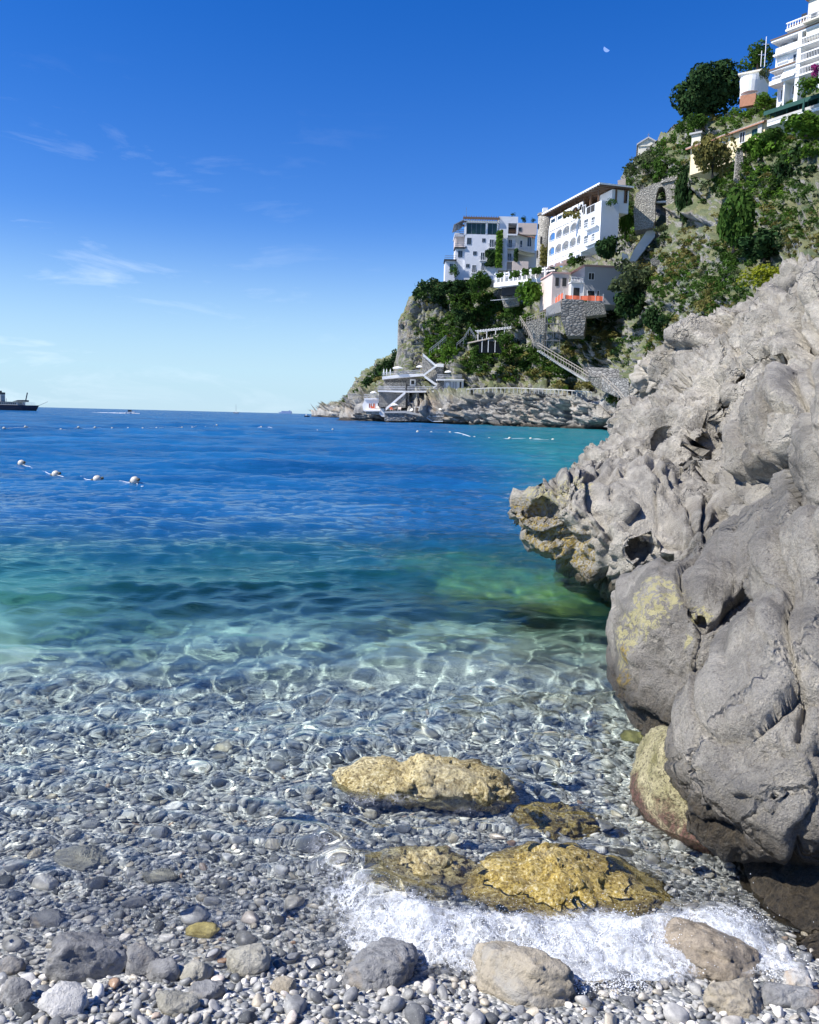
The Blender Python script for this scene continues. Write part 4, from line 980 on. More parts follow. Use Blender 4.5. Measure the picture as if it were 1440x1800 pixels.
class Frame:
    """local building frame: x along the front, y away from the viewer, z up; features are measured in the front plane"""
    def __init__(s, name, cat, label, px, py, D, yaw=0, group=None):
        s.O = AT(px, py, D); s.yaw = R(yaw); s.ex = np.array([math.cos(s.yaw), math.sin(s.yaw), 0]); s.ey = np.array([-s.ex[1], s.ex[0], 0])
        s.root = empty(name, s.O, s.yaw, label=label, cat=cat, group=group)
    def h(s, px, py, y=0.0):
        d = ray(px, py); t = ((s.O-CAM)@s.ey+y)/(d@s.ey); P = CAM+d*t-s.O; return P@s.ex, P[2]
    def hx(s, px, py, x=0.0):
        d = ray(px, py); t = ((s.O-CAM)@s.ex+x)/(d@s.ex); P = CAM+d*t-s.O; return P@s.ey, P[2]
    def rect(s, x0, y0, x1, y1, y=0.0):
        xm = (x0+x1)/2; ym = (y0+y1)/2; a, _ = s.h(x0, ym, y); b_, _ = s.h(x1, ym, y); _, zt = s.h(xm, y0, y); _, zb = s.h(xm, y1, y); return min(a, b_), max(a, b_), min(zb, zt), max(zb, zt)
    def box(s, name, x0, y0, x1, y1, yf, yb, mat, parent=None, **kw):
        a, b_, zb, zt = s.rect(x0, y0, x1, y1, yf); return MB().box(a, b_, yf, yb, zb, zt).build(name, mat, parent or s.root, **kw)
    def window(s, x0, y0, x1, y1, y=0.0, frame=FRW, glass=GL, bars=1, name='window', fw_=.09):
        a, b_, zb, zt = s.rect(x0, y0, x1, y1, y); m = MB(); e = .07
        m.box(a-fw_, b_+fw_, y-e, y+.02, zt, zt+fw_).box(a-fw_, b_+fw_, y-e, y+.02, zb-fw_, zb).box(a-fw_, a, y-e, y+.02, zb, zt).box(b_, b_+fw_, y-e, y+.02, zb, zt)
        for k in range(bars):
            xc = a+(b_-a)*(k+1)/(bars+1); m.box(xc-.035, xc+.035, y-e+.01, y-.02, zb, zt)
        f = m.build(name, frame, s.root); MB().box(a, b_, y-.012, y-.004, zb, zt).build('pane', glass, f); return f
    def rail(s, p0, p1, h, y=0.0, n=12, mat=FRW, name='railing', solid=False, y1=None):
        """railing between two pixel points given at its foot, h metres high"""
        (xa, za), (xb, zb) = s.h(*p0, y), s.h(*p1, y if y1 is None else y1); y1 = y if y1 is None else y1; m = MB()
        for zz in ((h,) if solid else (h, h*.55)): m.bar((xa, y, za+zz), (xb, y1, zb+zz), .07)
        for k in range(n+1):
            t = k/n; m.bar((xa+(xb-xa)*t, y+(y1-y)*t, za+(zb-za)*t), (xa+(xb-xa)*t, y+(y1-y)*t, za+(zb-za)*t+h), .045)
        return m.build(name, mat, s.root)

# ---- left white hotel ------------------------------------------------------
F = Frame('hotel', 'hotel', 'white stepped hotel block with glazed top floor at the tip of the cliff', 817, 487, 205, 0)
F.box('wall', 817, 412, 876.5, 492, 0, 11, W2); F.box('wall', 800, 434, 816.9, 492, .6, 9, W2); F.box('wall', 782.5, 457, 803, 496, -1.2, 8, W2, name_=None) if False else F.box('wall', 782.5, 457, 799.8, 496, -.4, 8, W2)
F.box('floor_slab', 799, 434, 820, 435.4, -.3, 4, DK); F.box('floor_slab', 781, 455.5, 803, 457, -1.2, 4, DK)
F.box('wall', 800, 411, 803, 434, 3, 9, PK); F.box('wall', 803, 413, 816.8, 434, 3.2, 9, PK)
F.box('beam', 799.5, 409.3, 817, 412, .6, 9, W2)
F.box('pillar', 816.6, 388, 820.2, 412, -.05, .5, FRW); F.box('pillar', 854, 391, 857.4, 412, -.05, .5, FRW); F.box('pillar', 874, 391, 876.5, 412, -.05, .5, FRW)
F.box('beam', 816.6, 387.8, 876.5, 391.5, -.05, .5, FRW); F.box('room', 820, 391.7, 874.5, 411.8, .9, 9, DK)
F.window(821, 393, 853.6, 411.5, .35, MET, GG, 3, fw_=.04); F.window(857.8, 393, 873.6, 411.5, .35, MET, GG, 1, fw_=.04)
x0, x1, zb, zt = F.rect(815.5, 382, 876.5, 384.5, 0)
m = MB()
for k in range(15): xx = x0+(x1-x0)*k/14; m.box(xx-.06, xx+.06, -1.0, 9, zt-.15, zt+.12)
for yy in (-.9, 3, 7): m.box(x0-.2, x1+.2, yy-.1, yy+.1, zb-.35, zt-.16)
m.build('pergola_roof', FRB, F.root)
xa, za = F.h(800, 395, 0); m = MB(); m.poly([(xa-.3, -.4, za), (x0, -.4, zt-.6), (x0, 8, zt-.6), (xa-.3, 8, za), (xa-.3, -.4, za-.2), (x0, -.4, zt-.85), (x0, 8, zt-.85), (xa-.3, 8, za-.2)], [(0, 1, 2, 3), (7, 6, 5, 4), (0, 4, 5, 1), (1, 5, 6, 2), (2, 6, 7, 3), (3, 7, 4, 0)]).build('awning', MET, F.root)
for q in (799.5, 806): F.box('post', q, 396, q+.9, 410, 0, .15, MET)
F.rail((800, 411), (816, 411), 1.0, .1, 8, FRB); F.rail((800, 435), (817, 435), .9, -.2, 10, MET); F.rail((782, 456.5), (802, 456.5), 1.0, -1.1, 9, MET)
for r_ in ((821.5, 418.5, 828, 429), (848.2, 419.5, 852.8, 425), (805.7, 441.3, 812.5, 451.7), (832.2, 442.2, 837.6, 448), (791, 464, 796, 474), (819.8, 464.5, 824.8, 469.7), (869.5, 425, 872, 430)):
    F.window(*r_, y=(-.4 if r_[0] < 799 else .6 if r_[0] < 816 else 0), frame=MET, glass=GL)
for r_ in ((861, 421, 868, 434.5), (845.3, 444, 851.7, 457), (830.3, 466, 836.5, 479), (846.5, 462, 852, 475)):
    F.window(*r_, name='balcony_door'); F.box('balcony', r_[0]-2, r_[3], r_[2]+2, r_[3]+1.2, -.7, 0, FRW); F.rail((r_[0]-2, r_[3]), (r_[2]+2, r_[3]), .9, -.65, 7, MET)
m = MB(); xa, za = F.h(819.5, 382, 3); m.bar((xa, 3, za), (xa, 3, za+2.4), .07); m.build('antenna', MET, F.root)
# second block
F.box('wall', 877, 380.5, 911, 392, -.4, 9, W2); F.box('wall', 877, 391.9, 892.5, 475, -.4, 9, W2); F.box('wall', 908.8, 391.9, 911, 411, -.4, 9, W2)
F.box('wall', 892.4, 392, 909, 412, 2.2, 9, PK); F.box('wall', 892.4, 411, 906, 475, 1.0, 9, W2)
F.box('room', 893, 400, 908, 411, 2.0, 2.19, DK); F.box('parapet', 892.4, 411, 910, 413.6, -.45, 1, W2); F.rail((893, 411), (909, 411), .95, -.3, 12, FRB)
for r_ in ((894, 421.5, 900, 435), (893, 445.5, 899, 458.5)):
    F.window(*r_, y=1.0, name='balcony_door', bars=1); F.box('balcony', 891.5, r_[3], 906.5, r_[3]+1.3, -.5, 1, FRW); F.rail((892, r_[3]), (906, r_[3]), .9, -.45, 12, MET)
F.box('garage_opening', 891, 461, 900.5, 473, .9, .98, GREY)
# curved wing between block and tower
x0, x1, zb, zt = F.rect(906, 412, 944, 446, 2); n = 10; m = MB(); s2 = MB(); s3 = MB()
for k in range(n):
    a0, a1 = k/n, (k+1)/n; y_ = lambda t: 1.0+4.5*math.sin(t*1.5)
    X0, X1 = x0+(x1-x0)*a0, x0+(x1-x0)*a1
    m.poly([(X0, y_(a0), zb), (X1, y_(a1), zb), (X1, y_(a1), zt), (X0, y_(a0), zt), (X0, 9, zb), (X1, 9, zb), (X1, 9, zt), (X0, 9, zt)], [(0, 1, 2, 3), (3, 2, 6, 7), (4, 7, 6, 5), (0, 4, 5, 1)])
    zs = zt+.25; s3.poly([(X0, y_(a0)-.5, zt), (X1, y_(a1)-.5, zt), (X1, y_(a1)+1, zs+.2), (X0, y_(a0)+1, zs+.2), (X0, y_(a0)-.5, zt-.2), (X1, y_(a1)-.5, zt-.2)], [(0, 1, 2, 3), (4, 5, 1, 0), ])
    zf = zb+.9; s2.poly([(X0, y_(a0)-1.6, zf), (X1, y_(a1)-1.6, zf), (X1, y_(a1), zf), (X0, y_(a0), zf), (X0, y_(a0)-1.6, zf-.3), (X1, y_(a1)-1.6, zf-.3), (X1, y_(a1), zf-.3), (X0, y_(a0), zf-.3)], [(0, 1, 2, 3), (7, 6, 5, 4), (4, 5, 1, 0)])
    if k % 1 == 0:
        s2.bar((X0, y_(a0)-1.55, zf), (X0, y_(a0)-1.55, zf+.95), .05); s2.bar((X0, y_(a0)-1.55, zf+.95), (X1, y_(a1)-1.55, zf+.95), .06)
m.build('wall', W_, F.root); s2.build('balcony', FRW, F.root); s3.build('tile_roof', ROOFT, F.root)
F.window(925, 417.5, 934, 433, 4.6, FRW, GL, 2); F.window(914, 423, 918, 434, 2.6, FRW, GL, 0)
F.box('wall', 911, 440, 944, 470, 5.5, 11, W2); F.window(926, 443, 933, 447, 5.4, MET, GL, 1)
F.box('wall', 911, 392, 944, 412, 9.2, 14, PK); F.box('wall', 901, 459, 929, 475, -1.2, 4, PK)
F.window(912, 400, 917, 406, 9.2, MET, GL, 0)
o = link('ivy', crown_mesh('mid', 2, 700), None, label='curtain of ivy on the right half of the left white hotel front', cat='ivy'); P = F.root.matrix_world
def drape(label, x0, y0, x1, y1, D, kind='mid', n=500, dd=.5, name='ivy'):
    g = np.random.default_rng(int(x0*7)); P0 = AT(x0, y0, D); P1 = AT(x1, y1, D); Pm = np.stack([g.uniform(P0[0], P1[0], n), D+g.uniform(-dd, .1, n), g.uniform(P1[2], P0[2], n)], -1)
    k = perlin(Pm*np.array([.5, .5, .35])+x0) > -.25; Pm = Pm[k]; n = len(Pm)
    nr = g.normal(size=(n, 3))*.5+np.array([-.2, -1, .4]); nr /= np.linalg.norm(nr, axis=1)[:, None]; a = np.cross(nr, g.normal(size=(n, 3))); a /= np.linalg.norm(a, axis=1)[:, None]; b_ = np.cross(nr, a); s = (D/150)*.26*g.uniform(.6, 1.4, n)[:, None]
    V = np.stack([Pm-a*s, Pm-b_*s*.7, Pm+a*s, Pm+b_*s*.7], 1).reshape(-1, 3)
    return link(name, fastmesh(name, V, np.arange(4*n).reshape(n, 4), False), LM[kind], label=label, cat='climbing plant')
bpy.data.objects.remove(o)
drape('dark ivy square round a window on the left white hotel front', 854, 440, 873, 467, 204.6, 'dark', 900)
drape('green ivy strand hanging down the corner between the two hotel blocks', 873.5, 405, 881, 470, 204.0, 'bright', 700)
drape('ivy strand right of the balconies of the second hotel block', 905, 438, 909, 460, 204.2, 'dark', 200)
tree('potted_tree', 'tree', 'small bonsai like tree on the roof of the second hotel block', 901, 377, 6, 4, 'dark', 300, D=208, v=2)

# ---- round stone tower -----------------------------------------------------
F = Frame('stone_tower', 'tower', 'round rubble stone tower between the two white hotels', 954, 470, 178, 0)
_, zt = F.h(954, 379, 0); rr = 11.3*178/FPX; m = MB(); m.lathe([(rr*1.04, -4), (rr, 2), (rr*.98, zt)], 24); m.build('wall', STL, F.root, True)
MB().lathe([(rr*1.1, zt), (rr*1.1, zt+.4), (rr*.8, zt+.5)], 24).build('cornice', STD, F.root)
MB().box(-.5, .5, -.5, .5, zt+.5, zt+1.5).build('chimney', W_, F.root)
for x, y0, y1, w in ((948, 392, 400, 2.6), (951.5, 415.5, 428, 3), (946, 439, 452, 2.4), (955, 463, 470, 4)):
    xx, z0 = F.h(x, y1, -rr); _, z1 = F.h(x, y0, -rr); wl = w*178/FPX/2; yy = -math.sqrt(max(.01, rr*rr-xx*xx)); MB().box(xx-wl, xx+wl, yy-.12, yy+.5, z0, z1).build('window', DK, F.root)
drape('olive green ivy climbing the lower right side of the round stone tower', 951, 430, 965, 466, 176.2, 'dry', 500)

# ---- arcaded hotel ---------------------------------------------------------
F = Frame('hotel', 'hotel', 'long white arcaded hotel with three rows of arches and a roof pergola', 1054, 427, 152, -74)
top = lambda px: 381-(px-965)*(381-353.7)/(1054-965); bot = lambda px: 456-(px-964)*(456-426)/(1053-964)
xl, _ = F.h(965, 420); H = F.h(1053.5, 354)[1]
dep_ = 1.9
rowz = []
for yt, yb in ((371, 386), (397, 415), (422.5, 441)):       # measured near px 995.5
    z1 = F.h(995.5, yt)[1]; z0 = F.h(995.5, yb)[1]; rowz.append((z0, z1))
piers = [965.4, 976.6, 988.4, 1001.4, 1013.8, 1022]; pxs_ = [F.h(p, 420)[0] for p in piers]
MB().box(xl, -.02, dep_, 3.6, -.3, H).build('wall', W_, F.root)
MB().box(pxs_[-1], -.01, 0, dep_, -.3, rowz[0][0]).build('wall', W_, F.root)
MB().box(xl, pxs_[-1], 0, dep_, -.6, rowz[2][0]-.9).build('wall', W_, F.root)
MB().box(pxs_[-1]+.01, 0, 0, dep_-.02, H-.7, H).build('parapet', W_, F.root); MB().box(xl, pxs_[-1], 0, dep_, H-.55, H+.02).build('parapet', W_, F.root)
for p in pxs_: MB().box(p-.17, p+.17, -.06, .35, -1, H-.56).build('pillar', W_, F.root)
for r_, (z0, z1) in enumerate(rowz):
    MB().box(xl, pxs_[-1]-.18, -.02, dep_, z0-.75, z0-.45).build('floor_slab', W_, F.root)
    for i in range(5):
        a, b_ = pxs_[i]+.18, pxs_[i+1]-.18; n = 8; zc = z1-.75; 
        if r_ == 0 and i < 2:
            MB().box(a, b_, .02, .3, z0-.45, z1+.1).build('parapet', W_, F.root); MB().box(a+.4, b_-.4, -.01, .018, z1-.9, z1-.25).build('window', GL, F.root); continue
        out = [(a, zc), (a, z1+.25), (b_, z1+.25), (b_, zc)]+[((a+b_)/2+(b_-a)/2*math.cos(math.pi*k/n), zc+.72*math.sin(math.pi*k/n)) for k in range(1, n)]
        m = MB(); m.prism(out[::-1], .03, .28); m.build('arch', W_, F.root)
        m = MB(); m.box(a, b_, .05, .13, z0-.45, z0+.25); m.box(a, b_, .04, .16, z0+.42, z0+.5); m.build('balustrade', FRW, F.root)
        MB().box(a+.3, (a+b_)/2-.1, dep_-.03, dep_+.02, z0-.4, z1-.6).build('balcony_door', DK if i == 0 else GL, F.root)
for r_ in ((1027.5, 386, 1034, 399.5), (1040.3, 381.5, 1046, 395), (1027.5, 414.5, 1034, 427), (1040.3, 411.5, 1045.5, 423)): F.window(*r_, name='balcony_door')
for y in (401.5, 430): F.box('balcony', 1026, y-1, 1047, y+.3, -.8, 0, FRW); F.rail((1026, y), (1047, y-7), .9, -.75, 10, FRW)
for r_ in ((1023.5, 362, 1029.5, 377), (1032, 362, 1046, 374)): F.window(*r_, glass=DK)
# end wall in the local plane x = 0, its shade put into cooler plaster
e0, ez = F.hx(1082, 372); MB().box(-.02, .02, 0, 3.6, -1.5, H-.2).build('wall', W2, F.root)
MB().box(-5, -.3, 2.2, 5.6, H-1.8, H+2.2).build('penthouse', W_, F.root)
# pergola roof over the top terrace
zr = F.h(1053, 321, -.9)[1]; m = MB(); m.box(xl-2, .6, -.9, 6, zr-.28, zr); m.build('terrace_roof', W_, F.root)
m = MB()
for k in range(26): xx = xl-1.8+(2.2-xl)*k/25; m.box(xx-.08, xx+.08, -.8, 5.8, zr-.5, zr-.29)
m.build('rafters', FRB, F.root)
for p in (975.4, 986.6, 999.6, 1012, 1025.6, 1037.4, 1051.6):
    xx = F.h(p, 365, .4)[0]; MB().box(xx-.13, xx+.13, .3, .56, H, zr-.51).build('post', FRB, F.root)
m = MB().box(xl-1, -.3, 5.0, 5.3, H, zr-.6); m.build('back_wall', DK, F.root)
for p in (2.8, 4.6): MB().box(-.4, -.1, p, p+.3, H, zr-.51).build('post', FRB, F.root)
drape('flowering creeper along the arches of the arcaded hotel', 990, 372, 1021, 384, 160, 'dry', 160)

# ---- long vine pergola terrace under the hotels ----------------------------
F = Frame('pergola', 'pergola', 'long white vine covered pergola terrace stepping down below the hotels', 961, 500, 172, -42)
xa, z0 = F.h(868, 506); _, z1 = F.h(961, 470); _, z2 = F.h(961, 487); MB().box(xa, 0, 0, 3.2, z2-.9, z2).build('terrace_slab', W_, F.root)
for y_ in (0, 2.9): MB().box(xa, 0, y_, y_+.18, z1-.25, z1).build('beam', W_, F.root)
for k in range(12):
    xx = xa+(-xa)*(k+.5)/12; MB().box(xx-.12, xx+.12, 0, .2, z2, z1-.26).build('post', W_, F.root); MB().box(xx-.06, xx+.06, -.3, 3.4, z1+.01, z1+.13).build('rafter', W_, F.root)
m = MB(); m.bar((xa, .1, z2+.9), (0, .1, z2+.9), .08)
for k in range(70): xx = xa*(1-k/70); m.bar((xx, .1, z2), (xx, .1, z2+.9), .04)
m.build('railing', FRW, F.root); MB().box(xa, 0, 3.3, 5.5, z2-2.5, z1-.3).build('wall', W2, F.root)
for k in range(9):
    xx = xa+(-xa)*(k+.3)/9; m = MB().box(xx, xx+1.3, 3.24, 3.28, z2+.1, z2+1.7); m.build('window', GL, F.root)
MB().box(xa+1, -8, 1.5, 3, z2-2.6, z2-.92).build('undercroft', DK, F.root)
m = MB()
for k in range(14): xx = xa+1+(-xa-9)*k/13; m.bar((xx, -2.2, z2-4.0), (xx, .6, z2-3.6), .1)
m.build('lower_trellis', FRW, F.root)
for i, (a, b_) in enumerate(((870, 884), (888, 899), (903, 912), (918, 928), (935, 950))): drape('%s green vine clump hanging from the top beam of the long pergola' % ['leftmost', 'second from left', 'middle', 'fourth from left', 'rightmost'][i], a, 482-(a-870)*.16, b_, 492-(a-870)*.16, 176-(a-870)*.04, 'mid', 150, 1.0, 'vine')

# ---- house under renovation ------------------------------------------------
F = Frame('house', 'house', 'grey rendered house under renovation with pink roof edge and orange netting', 1026, 524, 163, 6)
_, zt = F.h(1026, 468); MB().box(0, 8.6, 0, 9, -1, zt).build('wall', GREY, F.root)
MB().box(-.35, 8.9, -.35, 9.3, zt, zt+.3).build('roof', RED, F.root); F.window(1035, 480, 1044.5, 491.5, 0, FRW, DK, 1); F.window(1033, 511, 1045, 523, 0, FRW, DK, 0, 'doorway'); F.window(1050, 511, 1053, 523, 0, FRW, DK, 0, 'doorway')
MB().box(-2.4, -.01, .6, 8, -1, 2.9).build('wall', W_, F.root); MB().box(-2.6, 0, .2, 8, 2.92, 3.1).build('balcony', W_, F.root)
m = MB()
for k in range(9): m.lathe([(.06, 0), (.1, .25), (.05, .5), (.07, .8)], 6, (-2.5+k*.3, .25, 3.1))
m.box(-2.6, 0, .15, .35, 3.9, 4.0); m.build('balustrade', W_, F.root)
MB().box(-1.9, -.7, .55, .62, -.2, 2.0).build('archway', DK, F.root)
_, zl = F.h(990, 481, 2); MB().box(-5.8, -2.41, 2, 11, -1.5, zl).build('wall', PK, F.root); MB().box(-6, -2.2, 1.8, 11.2, zl, zl+.25).build('roof', RED, F.root)
for a, b_ in ((-5.2, -4.5), (-3.8, -3.0)): MB().box(a, b_, 1.93, 1.99, zl-2.4, zl-.8).build('window', DK, F.root)
F = Frame('scaffolding', 'scaffolding', 'light metal scaffolding up the pink left wing of the house under renovation', 965, 536, 168, 6)
m = MB()
for i in range(4):
    for y_ in (0, 1.2): m.bar((i*1.0, y_, 0), (i*1.0, y_, 5.2+.3*i), .07)
for z in (1.2, 2.9, 4.6):
    for y_ in (0, 1.2): m.bar((0, y_, z), (3, y_, z+.3), .06)
m.build('tubes', MET, F.root); MB().box(0, 3, .05, 1.15, 2.9, 2.96).build('plank', WOODG, F.root); MB().box(0, 3, .05, 1.15, 1.2, 1.26).build('plank', WOODG, F.root)
def netting(label, p0, p1, D0, D1, h):
    A = Vector(AT(*p0, D0)); B = Vector(AT(*p1, D1)); r = empty('barrier_netting', A, label=label, cat='netting'); m = MB(); d = B-A
    n = 10; P = [];  
    for k in range(n+1):
        q = d*(k/n); s = .12*math.sin(k*1.9); P += [(q.x, q.y+s, q.z), (q.x, q.y+s, q.z+h*(1-.12*abs(math.sin(k*2.7)))), (q.x, q.y+s+.04, q.z), (q.x, q.y+s+.04, q.z+h*(1-.12*abs(math.sin(k*2.7))))]
    Fc = []
    for k in range(n): a = 4*k; Fc += [(a, a+4, a+5, a+1), (a+2, a+3, a+7, a+6), (a+1, a+5, a+7, a+3)]
    m.poly(P, Fc).build('net', ORG, r)
    for k in range(0, n+1, 2): q = d*(k/n); MB().bar((q.x, q.y-.06, q.z-.2), (q.x, q.y-.06, q.z+h+.35), .07).build('post', FRW, r)
netting('orange safety netting sloping down along the stairs left of the renovated house', (966, 541), (990, 524), 166, 162, 1.2)
netting('orange safety netting along the top of the big stone wall', (993, 527), (1060, 529), 160, 158, .95)
def wallthing(name, cat, label, quad, D, depth, mat, D2=None, cap=None):
    """masonry with real thickness: quad in pixels (tl, tr, br, bl) on a plane from D (left) to D2 (right)"""
    D2 = D2 or D; n = len(quad); xs_ = [q[0] for q in quad]; lo, hi = min(xs_), max(xs_)
    F0 = [AT(x, y, D+(D2-D)*(x-lo)/(hi-lo)) for x, y in quad]; C = np.mean(F0, axis=0); r = empty(name, C, label=label, cat=cat)
    a = F0[0]; dirn = np.array([ray(720, 900)[0]+.25, 1, 0]); P = [tuple(p-C) for p in F0]+[tuple(p-C+dirn*depth) for p in F0]
    Fc = [tuple(range(n)), tuple(reversed(range(n, 2*n)))]+[(i, i+n, (i+1) % n+n, (i+1) % n) for i in range(n)]
    MB().poly(P, Fc).build('masonry', mat, r)
    if cap is not None:
        m = MB()
        for (p, q) in cap: m.bar(tuple(AT(*p, D)-C+np.array([0, .2, .1])), tuple(AT(*q, D)-C+np.array([0, .2, .1])), .5, .18)
        m.build('coping', CONC, r)
    return r
wallthing('retaining_wall', 'wall', 'tall dark rubble retaining wall under the renovated house', [(988, 525), (1026, 527), (1030, 560), (1026, 590), (996, 590), (986, 560)], 158, 6, STD)
wallthing('retaining_wall', 'wall', 'pale rubble wall left of the scaffold tower', [(924, 566), (945, 560), (959, 559), (955, 612), (938, 608)], 166, 6, STL)
wallthing('retaining_wall', 'wall', 'bright sunlit parapet beside the orange netting', [(960, 541), (985, 528), (987, 548), (960, 556)], 163, 3, CONC)
wallthing('retaining_wall', 'wall', 'rubble terrace wall right of the tall dark one', [(1026, 530), (1062, 533), (1066, 552), (1030, 556)], 156, 4, STN)
wallthing('retaining_wall', 'wall', 'upper of the two dark square retaining walls near the big rock', [(1034, 645), (1089, 648), (1089, 664), (1034, 662)], 141, 5, STD, 137)  # shade of the face turned from the sun is put into dark stone
wallthing('retaining_wall', 'wall', 'lower and larger of the two dark square retaining walls near the big rock', [(1058, 663), (1105, 665), (1106, 702), (1085, 697), (1058, 686)], 134, 5, STD, 128)  # dark stone here too stands for a shaded face
wallthing('retaining_wall', 'wall', 'sunlit left face of the upper dark square wall, given pale stone', [(1026, 646), (1034, 645), (1034, 663), (1026, 656)], 142, 3, STL)  # lit side of the upper wall, its sunlight put into paler stone
wallthing('retaining_wall', 'wall', 'sunlit left face of the lower dark square wall, given pale stone', [(1035, 664), (1058, 663), (1058, 686), (1040, 675)], 138, 3, STL)  # lit side of the lower wall, painted by lighter stone
wallthing('ruined_wall', 'wall', 'ruined rubble wall with stepped top in the dry grass on the slope', [(1144, 456), (1165, 444), (1192, 438), (1204, 430), (1215, 429), (1215, 447), (1185, 458), (1160, 469), (1146, 464)], 143, 1.2, STN)
wallthing('terrace_wall', 'wall', 'pale stone wall hidden in bushes below the long pergola', [(880, 520), (910, 514), (912, 536), (886, 540)], 182, 2, STL)
r = wallthing('concrete_ramp', 'ramp', 'bright white concrete ramp sloping down left of the stone arch', [(1151, 386), (1152, 415), (1118, 459), (1106, 458), (1114, 440), (1130, 416)], 158, 1.5, W_)
wallthing('concrete_slab', 'wall', 'small white concrete slab at the foot of the white ramp', [(1094, 444), (1104, 448), (1106, 459), (1092, 459)], 156, 1.2, W_)
# scaffold tower
F = Frame('scaffold_tower', 'scaffolding', 'tall grey scaffold tower standing between the two stone walls', 960, 617, 160, 4); m = MB()
for x in (0, 1.3, 2.6):
    for y_ in (0, 1.4): m.bar((x, y_, 0), (x, y_, 7.4), .08)
for z in (.4, 2, 3.6, 5.2, 6.9):
    for y_ in (0, 1.4): m.bar((0, y_, z), (2.6, y_, z), .07)
    m.bar((0, 0, z), (1.3, 0, z+1.5), .05)
m.build('tubes', MET, F.root)
for z in (2, 3.6, 5.2): MB().box(0, 2.6, .05, 1.35, z+.05, z+.1).build('plank', WOODG, F.root)
def handrail(label, pts, D0, D1, posts=14, h=1.0, mat=WOODG, name='handrail', w=.085, rails=(1, .5)):
    P = [Vector(AT(x, y, D0+(D1-D0)*i/(len(pts)-1))) for i, (x, y) in enumerate(pts)]; r = empty(name, P[0], label=label, cat='railing'); o = P[0]
    Ls = [(b_-a).length for a, b_ in zip(P[:-1], P[1:])]; tot = sum(Ls)
    for f_ in rails:
        m = MB()
        for a, b_ in zip(P[:-1], P[1:]): m.bar(a-o+Vector((0, 0, h*f_)), b_-o+Vector((0, 0, h*f_)), w)
        m.build('rail', mat, r)
    for k in range(posts+1):
        t = tot*k/posts; i = 0
        while i < len(Ls)-1 and t > Ls[i]: t -= Ls[i]; i += 1
        q = P[i]+(P[i+1]-P[i])*min(1, t/Ls[i])-o; MB().bar(q-Vector((0, 0, .5)), q+Vector((0, 0, h)), w).build('post', mat, r)
    return r
handrail('steep wooden handrail going down left of the pale rubble wall', [(914, 564), (926, 583), (938, 608)], 165, 160, 8)
handrail('long wooden stair rail running diagonally down to the dark square walls', [(946, 612), (985, 636), (1012, 652), (1034, 666)], 156, 140, 18)
handrail('thin stair rail below the lower dark square wall', [(1057, 668), (1085, 695), (1106, 722)], 130, 120, 9)
handrail('wooden railing on top of the pale rubble wall', [(926, 567), (945, 560), (958, 556)], 165, 164, 7)
handrail('low white rail along the cliff path above the shore rocks', [(820, 688), (860, 686), (905, 686), (950, 688), (990, 690), (1040, 694)], 186, 151, 30, .5, CONC, 'path_rail', .14, (1,))
# cliff path steps
for i, (pts, D0, D1, lb) in enumerate([([(948, 616), (985, 640), (1012, 656), (1032, 668)], 157, 141, 'stone steps running diagonally under the long wooden stair rail')]):
    P = [Vector(AT(x, y, D0+(D1-D0)*k/(len(pts)-1))) for k, (x, y) in enumerate(pts)]; r = empty('stone_steps', P[0], label=lb, cat='steps'); n = 40
    for k in range(n):
        t = k/(n-1)*(len(P)-1); j = min(int(t), len(P)-2); q = P[j]+(P[j+1]-P[j])*(t-j)-P[0]; o = MB().box(-.3, .3, -.4, .5, -.22, 0).build('step', CONC, r); o.location = q
# broken pergola, lean-to roof
F = Frame('pergola', 'pergola', 'bare whitewashed pergola beams over a small terrace on the cliff', 836, 588, 192, -12)
xa, za = F.h(836, 582); xb, zb = F.h(898, 575); m = MB()
for y_ in (0, 2.2): m.bar((xa, y_, za), (xb, y_, zb), .16)
m.build('beam', FRW, F.root)
for k in range(14): t = k/13; o = MB().bar((0, -.4, 0), (.7, 2.7, .12), .13).build('rafter', FRW, F.root); o.location = (xa+(xb-xa)*t, 0, za+(zb-za)*t+.12)
for k in range(4): t = (k+.3)/4; q = (xa+(xb-xa)*t, .1, za+(zb-za)*t); MB().bar((q[0], .1, q[2]-2.2), q, .14).build('post', FRW, F.root)
MB().box(xa+4, xb, 2.2, 3, za-2.6, za-.4).build('wall', STL, F.root)
F = Frame('lean_to', 'shed', 'lean-to with a grey thatched roof and dark open front on the cliff', 842, 618, 188, -6)
xa, za = F.h(822, 603); xb, zb = F.h(880, 591); m = MB(); m.poly([(xa, 0, za), (xb, 0, zb), (xb, 3.5, zb+.5), (xa, 3.5, za+.5), (xa, 0, za-.16), (xb, 0, zb-.16), (xb, 3.5, zb+.34), (xa, 3.5, za+.34)], [(0, 1, 2, 3), (7, 6, 5, 4), (0, 4, 5, 1), (1, 5, 6, 2), (2, 6, 7, 3), (3, 7, 4, 0)]); m.build('roof', WOODG, F.root)
for x in (847, 858, 870): xx, z0 = F.h(x, 619); MB().box(xx-.07, xx+.07, .1, .24, z0, zb-.3).build('post', FRW, F.root)
F.box('back_wall', 842, 600, 882, 620, 2.6, 3.4, DK)
handrail('thin metal stair rail under the cliff edge trees', [(803, 610), (815, 600), (826, 582), (836, 598)], 198, 194, 7, .9, MET, w=.07)
handrail('thin stair rail rising to the right above the zigzag stairs', [(755, 620), (772, 607), (784, 596)], 206, 202, 8, .9, MET, w=.07)

